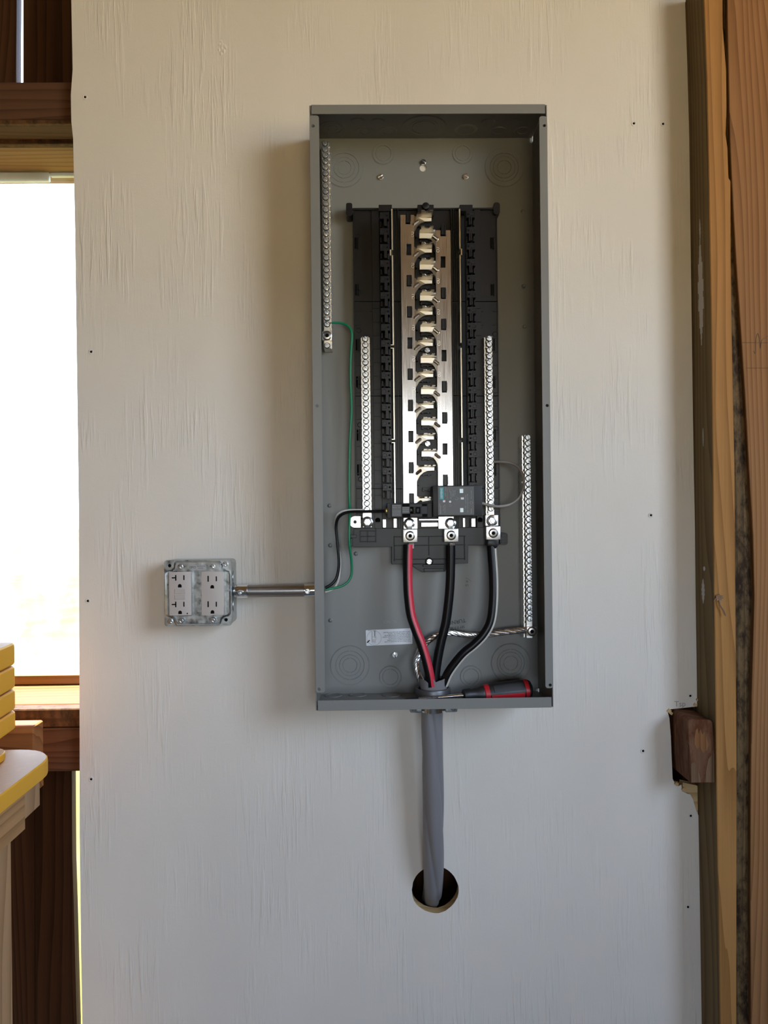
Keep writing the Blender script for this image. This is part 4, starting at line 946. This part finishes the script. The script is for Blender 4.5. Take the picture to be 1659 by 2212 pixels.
# the viewer sees the side facing -Y
u_ = Vector((0, 0, 1)); w_ = ax.cross((u_ - ax * u_.dot(ax)).normalized()); sgn = 1 if w_.y < 0 else -1
strip(.42, .84, sgn * .55, sgn * 1.35, .0007, mat('grip_pad', (.022, .022, .022), .6), 'grip_pad')
strip(.372, .85, sgn * 1.62, sgn * 2.2, .0006, SREDM, 'red_inlay')
tip = Vector((P(872, 1508, -.082).x, -.0820, ZB + T + .0072))
obj('shaft', M().tube([h0 + ax * .003, h0 + (tip - h0) * .42], .0030, 14), CHROME, sd)
obj('shaft_knurl', M().tube([h0 + (tip - h0) * (.42 + .0008 + i * .0075) for i in range(45)], .0030, 12, rfun=lambda t, a: .0032 if int(t * 44 + .5) % 2 else .0028), STEEL, sd, label='knurled part of the steel shaft')
obj('shaft_tip', M().tube([h0 + (tip - h0) * .76, h0 + (tip - h0) * .95, tip], .0028, 12, rfun=lambda t, a: .0028 if t < .8 else .0018), SBLK, sd, label='black shaft tip')

# ================================================================== OUTLET BOX AND CONDUIT
ob = thing('outlet_box', P(426, 1352, -.001), 'square galvanised outlet box with two ivory receptacles left of the panel', 'outlet box')
y1o, y2o = -.0470, -.0525
bx0, bx1, bz0, bz1 = rect(355, 1210, 500, 1352, y1o)
m = M().plate(rr(bx0 + .0006, bx1 - .0006, bz0 + .0006, bz1 - .0006, .006, 4), y1o + .0016, -.0008); obj('box_body', m, GALV, ob, bev=.0004)
for dz in (-.022, .022):
    p = (bx1 - .0005, -.025, (bz0 + bz1) / 2 + dz); obj('knockout', knock(p, (1, 0, 0), (.0112,), 24, False), GALV, ob, at=(0, 0, 0)).location = Vector(p) - WL[ob.name]
hole_px = [(366.3, 1222), (488.2, 1339)]
m = M().plate(rr(bx0, bx1, bz0, bz1, .005, 4), y1o, y1o + .0015, [circ(*XZ(x, y, y1o), .0027, 14) for x, y in hole_px])
cov = obj('cover', m, GALV, ob, bev=.0003)
for x, y in hole_px: obj('screw_hole', M().lathe(P(x, y, y1o + .0012), (0, -1, 0), [(.0026, -.0004), (.0026, .0004)], 14), HOLE_SHADE, cov)
# raised middle of the cover, stepped in at the four corners
out = [(379, 1212.5), (474, 1211), (480, 1216), (481.5, 1226), (487, 1231), (495, 1233), (498.5, 1238), (499, 1325), (494, 1331), (484, 1333), (479.5, 1338), (477.5, 1347), (472, 1350.5), (382, 1351.5), (376.5, 1346), (374, 1338), (368, 1334), (360, 1331.5), (356.5, 1326), (356, 1240), (360, 1233), (370, 1231), (375, 1226), (376, 1217)]
rin = []
cxo, cyo = 427.3, 1281.5
inn = [(cxo + (x - cxo) * .945, cyo + (y - cyo) * .945) for x, y in out]
m = M(); A_ = [P(x, y, y1o) for x, y in out]; B_ = [P(x, y, y2o) for x, y in inn]; n = len(A_)
for p in A_ + B_: m.v.append(tuple(p))
for i in range(n): k = (i + 1) % n; m.face([i, k, n + k, n + i])
g1_ = [(363.5, 1233.5), (415, 1233.5), (415, 1331), (363.5, 1331)]; g2_ = [(434, 1233), (484.5, 1233), (484.5, 1330.5), (434, 1330.5)]
rp1, rp2 = rect(364, 1234, 414.5, 1330, y2o), rect(434.3, 1233.5, 484, 1329.5, y2o)
h1_, h2_ = rr(*rp1, .002, 3), rr(*rp2, .002, 3)
base_i = len(m.v); loops = [[(p.x, p.z) for p in B_], h1_, h2_]
flat = [p for l_ in loops for p in l_]
for x, z in flat: m.v.append((x, y2o, z))
for t in tessellate_polygon([[Vector((x, z, 0)) for x, z in l_] for l_ in loops]): m.face([base_i + i for i in t])
for l_, st_ in ((h1_, n), (h2_, n + len(h1_))):
    b = len(m.v)
    for x, z in l_: m.v.append((x, y2o + .003, z))
    q = len(l_)
    for i in range(q): k = (i + 1) % q; m.face([base_i + st_ + i, base_i + st_ + k, b + k, b + i])
bmv = obj('raised_face', m, GALV, cov, ang=50)
def receptacle(nm, x0, y0, x1, y1, label):
    m = M().plate(rr(*rect(x0, y0, x1, y1, y2o - .002), .0018, 3), y2o - .002, y2o + .010); return obj(nm, m, IVORY, ob, bev=.0005, seg=2, label=label)
yr = y2o - .00205
def slot(parent, *rs):
    m = M()
    for a in rs: m.pbox(*a, yr - .0001, yr + .001)
    return obj('slot', m, HOLE_SHADE, parent)
def ghole(parent, x, y):
    c = P(x, y, yr); r = .0029
    m = M().plate([(c.x - r, c.z - .0026), (c.x + r, c.z - .0026)] + [(c.x + r * math.cos(a), c.z + r * math.sin(a)) for a in [PI * i / 8 for i in range(9)]], yr - .0001, yr + .001); return obj('ground_slot', m, HOLE_SHADE, parent)
gf = receptacle('gfci_receptacle', 365.3, 1235.3, 413, 1329.3, 'ivory receptacle with test buttons')
for y in (1248.2, 1305.7): slot(gf, (378.3, y - 6, 381, y + 6), (371, y - 1.2, 378.4, y + 1.3)); slot(gf, (396, y - 5.6, 398.6, y + 4.8))
ghole(gf, 388.4, 1265.5); ghole(gf, 389, 1323)
for y0, y1 in ((1272.7, 1282.6), (1285, 1294.6)):
    m = M().pbox(377.3, y0, 399.8, y1, yr - .0010, yr + .001); obj('button', m, IVORY2, gf, bev=.0003)
slot(gf, (403.4, 1323.8, 405.8, 1326.8))
dr = receptacle('duplex_receptacle', 435.6, 1234.5, 482.8, 1328.5, 'plain ivory receptacle')
for y in (1250.3, 1305.2): slot(dr, (448.2, y - 6.3, 451, y + 6.3)); slot(dr, (466, y - 5.3, 468.6, y + 5.3))
ghole(dr, 458.5, 1267.6); ghole(dr, 459, 1322)
cs = slotted(.0042, .0030, .0008).mesh('cover_screw', [ZINC], bev=.0003)
for x, y, Y, a in ((389.3, 1224, y2o, .7), (458.7, 1224, y2o, .3), (390.5, 1341.3, y2o, .9), (458.7, 1340, y2o, .5), (487, 1219, y1o, .8), (367.5, 1342, y1o, .4)): inst('cover_screw', cs, ob, P(x, y, Y - .0002), ry=a)
m = M().pbox(410, 1220.5, 445, 1230.5, y2o - .0003, y2o - .00005); ls = obj('cover_sticker', m, mat('silver_sticker', (.45, .46, .47), .35, .6), ob)
text('sticker_print', 'GFCI', .0048, P(416, 1225.6, y2o - .0004), INK, ls, spacing=.95); text('sticker_print', 'PROTECTED', .0024, P(434.5, 1223.3, y2o - .0004), INK, ls); text('sticker_print', 'OUTLET', .0022, P(433.5, 1227.6, y2o - .0004), INK, ls)

cd = thing('conduit', P(590, 1290, -.02), 'short steel conduit with two set screw connectors between outlet box and panel', 'conduit')
yco = -.030; za = P(590, 1276.2, yco).z; rc_ = 28 / 2 / S(yco)
xa, xb = P(536, 1277, yco).x, P(657, 1275, yco).x; xbox, xpan = bx1 + .0004, X0 - .0004
obj('tube', M().tube([(xa - .012, yco, za), (xb + .012, yco, za)], rc_ * .93, 28), EMT, cd)
def conn(x0, x1, nut_side, nm):
    m = M().lathe((x0, yco, za), (1, 0, 0), [(rc_ * .95, 0), (rc_ * 1.05, .0006), (rc_ * 1.05, x1 - x0 - .0006), (rc_ * .95, x1 - x0)], 28); return obj(nm, m, CHROME, cd)
c1 = conn(P(510.5, 1277, yco).x, xa, -1, 'connector')
m = M().lathe((xbox, yco, za), (1, 0, 0), [(rc_ * .80, 0), (rc_ * .9, .002), (rc_ * .78, .004), (rc_ * .9, .006), (rc_ * .82, max(.0075, P(510.5, 1277, yco).x - xbox))], 24); obj('connector_neck', m, CHROME, c1)
c2 = conn(xb, xpan, 1, 'connector')
for c_, x, y in ((c1, 522, 1277.5), (c2, 666, 1275)):
    p = P(x, y, yco); inst('set_screw', slotted(.0042, .0050, .0008).mesh('set_screw', [ZINC], bev=.0003), c_, (p.x, yco - rc_ * 1.05 + .0004, za), ry=.5)

# ================================================================== WORKBENCH, OFFCUT AND YELLOW TOOL at the left
wbn = thing('workbench', (-.62, -.5, 0), 'pale pine workbench corner at the lower left edge', 'workbench')
zt_, zb_ = CAMZ - .3455, CAMZ - .4035
obj('top_board', M().box(-.98, -.4500, -.80, -.2745, zb_, zt_), BENCHW, wbn, bev=.002)
m = M(); q = [(-.90, -.2735), (-.4530, -.2735), (-.4545, -.222), (-.462, -.206), (-.90, -.206)]; b = 0
for z in (zb_ + .010, zt_ - .0005):
    for x, y in q: m.v.append((x, y, z))
for i in range(5): m.face([i, (i + 1) % 5, 5 + (i + 1) % 5, 5 + i])
m.face([4, 3, 2, 1, 0]); m.face([5, 6, 7, 8, 9]); obj('end_rail', m, BENCHZ, wbn, bev=.002)
obj('leg', M().box(-.575, -.498, -.292, -.212, 0.0, zb_ - .0005 + .0), BENCHZ, wbn, bev=.002)
obj('leg', M().box(-.98, -.90, -.292, -.212, 0.0, zb_ - .0005), BENCHZ, wbn, bev=.002)
obj('leg', M().box(-.98, -.90, -.79, -.71, 0.0, zb_ - .0005), BENCHZ, wbn, bev=.002)
obj('leg', M().box(-.575, -.498, -.79, -.71, 0.0, zb_ - .0005), BENCHZ, wbn, bev=.002)
obj('back_rail', M().box(-.90, -.5155, -.1000, -.0650, zt_ - .075, CAMZ - .3175), BLKWOOD, wbn, bev=.002, label='reddish pine rail with rough sawn end')
obj('rail_bracket', M().box(-.90, -.56, -.2055, -.1003, zt_ - .05, zt_ - .02), BENCHW, wbn)
tl_ = thing('bench_tool', (-.62, -.30, zt_), 'dusty yellow plastic tool with ribbed body and rounded base on the bench', 'tool')
m = M(); zs0, zs1 = CAMZ - .3450, CAMZ - .3220
q = [(-.90, -.75), (-.432, -.75), (-.4330, -.262)] + [(-.487 + .054 * math.cos(a), -.258 + .058 * math.sin(a)) for a in [PI / 2 * i / 8 for i in range(9)]] + [(-.90, -.200)]
def hprism(m, q, z0, z1):
    b = len(m.v); n = len(q)
    for z in (z0, z1):
        for x, y in q: m.v.append((x, y, z))
    m.face([b + i for i in range(n)][::-1]); m.face([b + n + i for i in range(n)])
    for i in range(n): m.face([b + i, b + (i + 1) % n, b + n + (i + 1) % n, b + n + i])
hprism(m, q, zs0, zs1); obj('base_plate', m, YEL, tl_, bev=.004, seg=3)
m = M(); q = [(-.90, -.70), (-.4830, -.70), (-.4870, -.262)] + [(-.507 + .020 * math.cos(a), -.258 + .028 * math.sin(a)) for a in [PI / 2 * i / 6 for i in range(7)]] + [(-.90, -.230)]
hprism(m, q, zs1 + .0002, zs1 + .0110); obj('raised_pad', m, YEL, tl_, bev=.003, seg=3)
q0 = [(-.90, -.50), (-.5060, -.50), (-.5330, -.126)] + [(-.546 + .013 * math.cos(a), -.124 + .013 * math.sin(a)) for a in [PI / 2 * i / 5 for i in range(6)]] + [(-.90, -.111)]
zr = [-.3175, -.2880, -.2560, -.2215, -.1870]
rbd = thing  # (names only)
for k in range(4):
    m = M(); hprism(m, q0, CAMZ + zr[k] + .0006, CAMZ + zr[k + 1] - .0006); obj('body_rib', m, YEL, tl_, bev=.006, seg=3)
m = M(); hprism(m, [(-.89, -.48), (-.560, -.48), (-.565, -.125), (-.89, -.125)], zs1 + .0112, CAMZ + zr[4] - .006); obj('body_core', m, YEL, tl_)
m = M().box(-.89, -.60, -.228, -.16, zs0, CAMZ + zr[0] + .002); obj('body_foot', m, YEL, tl_)
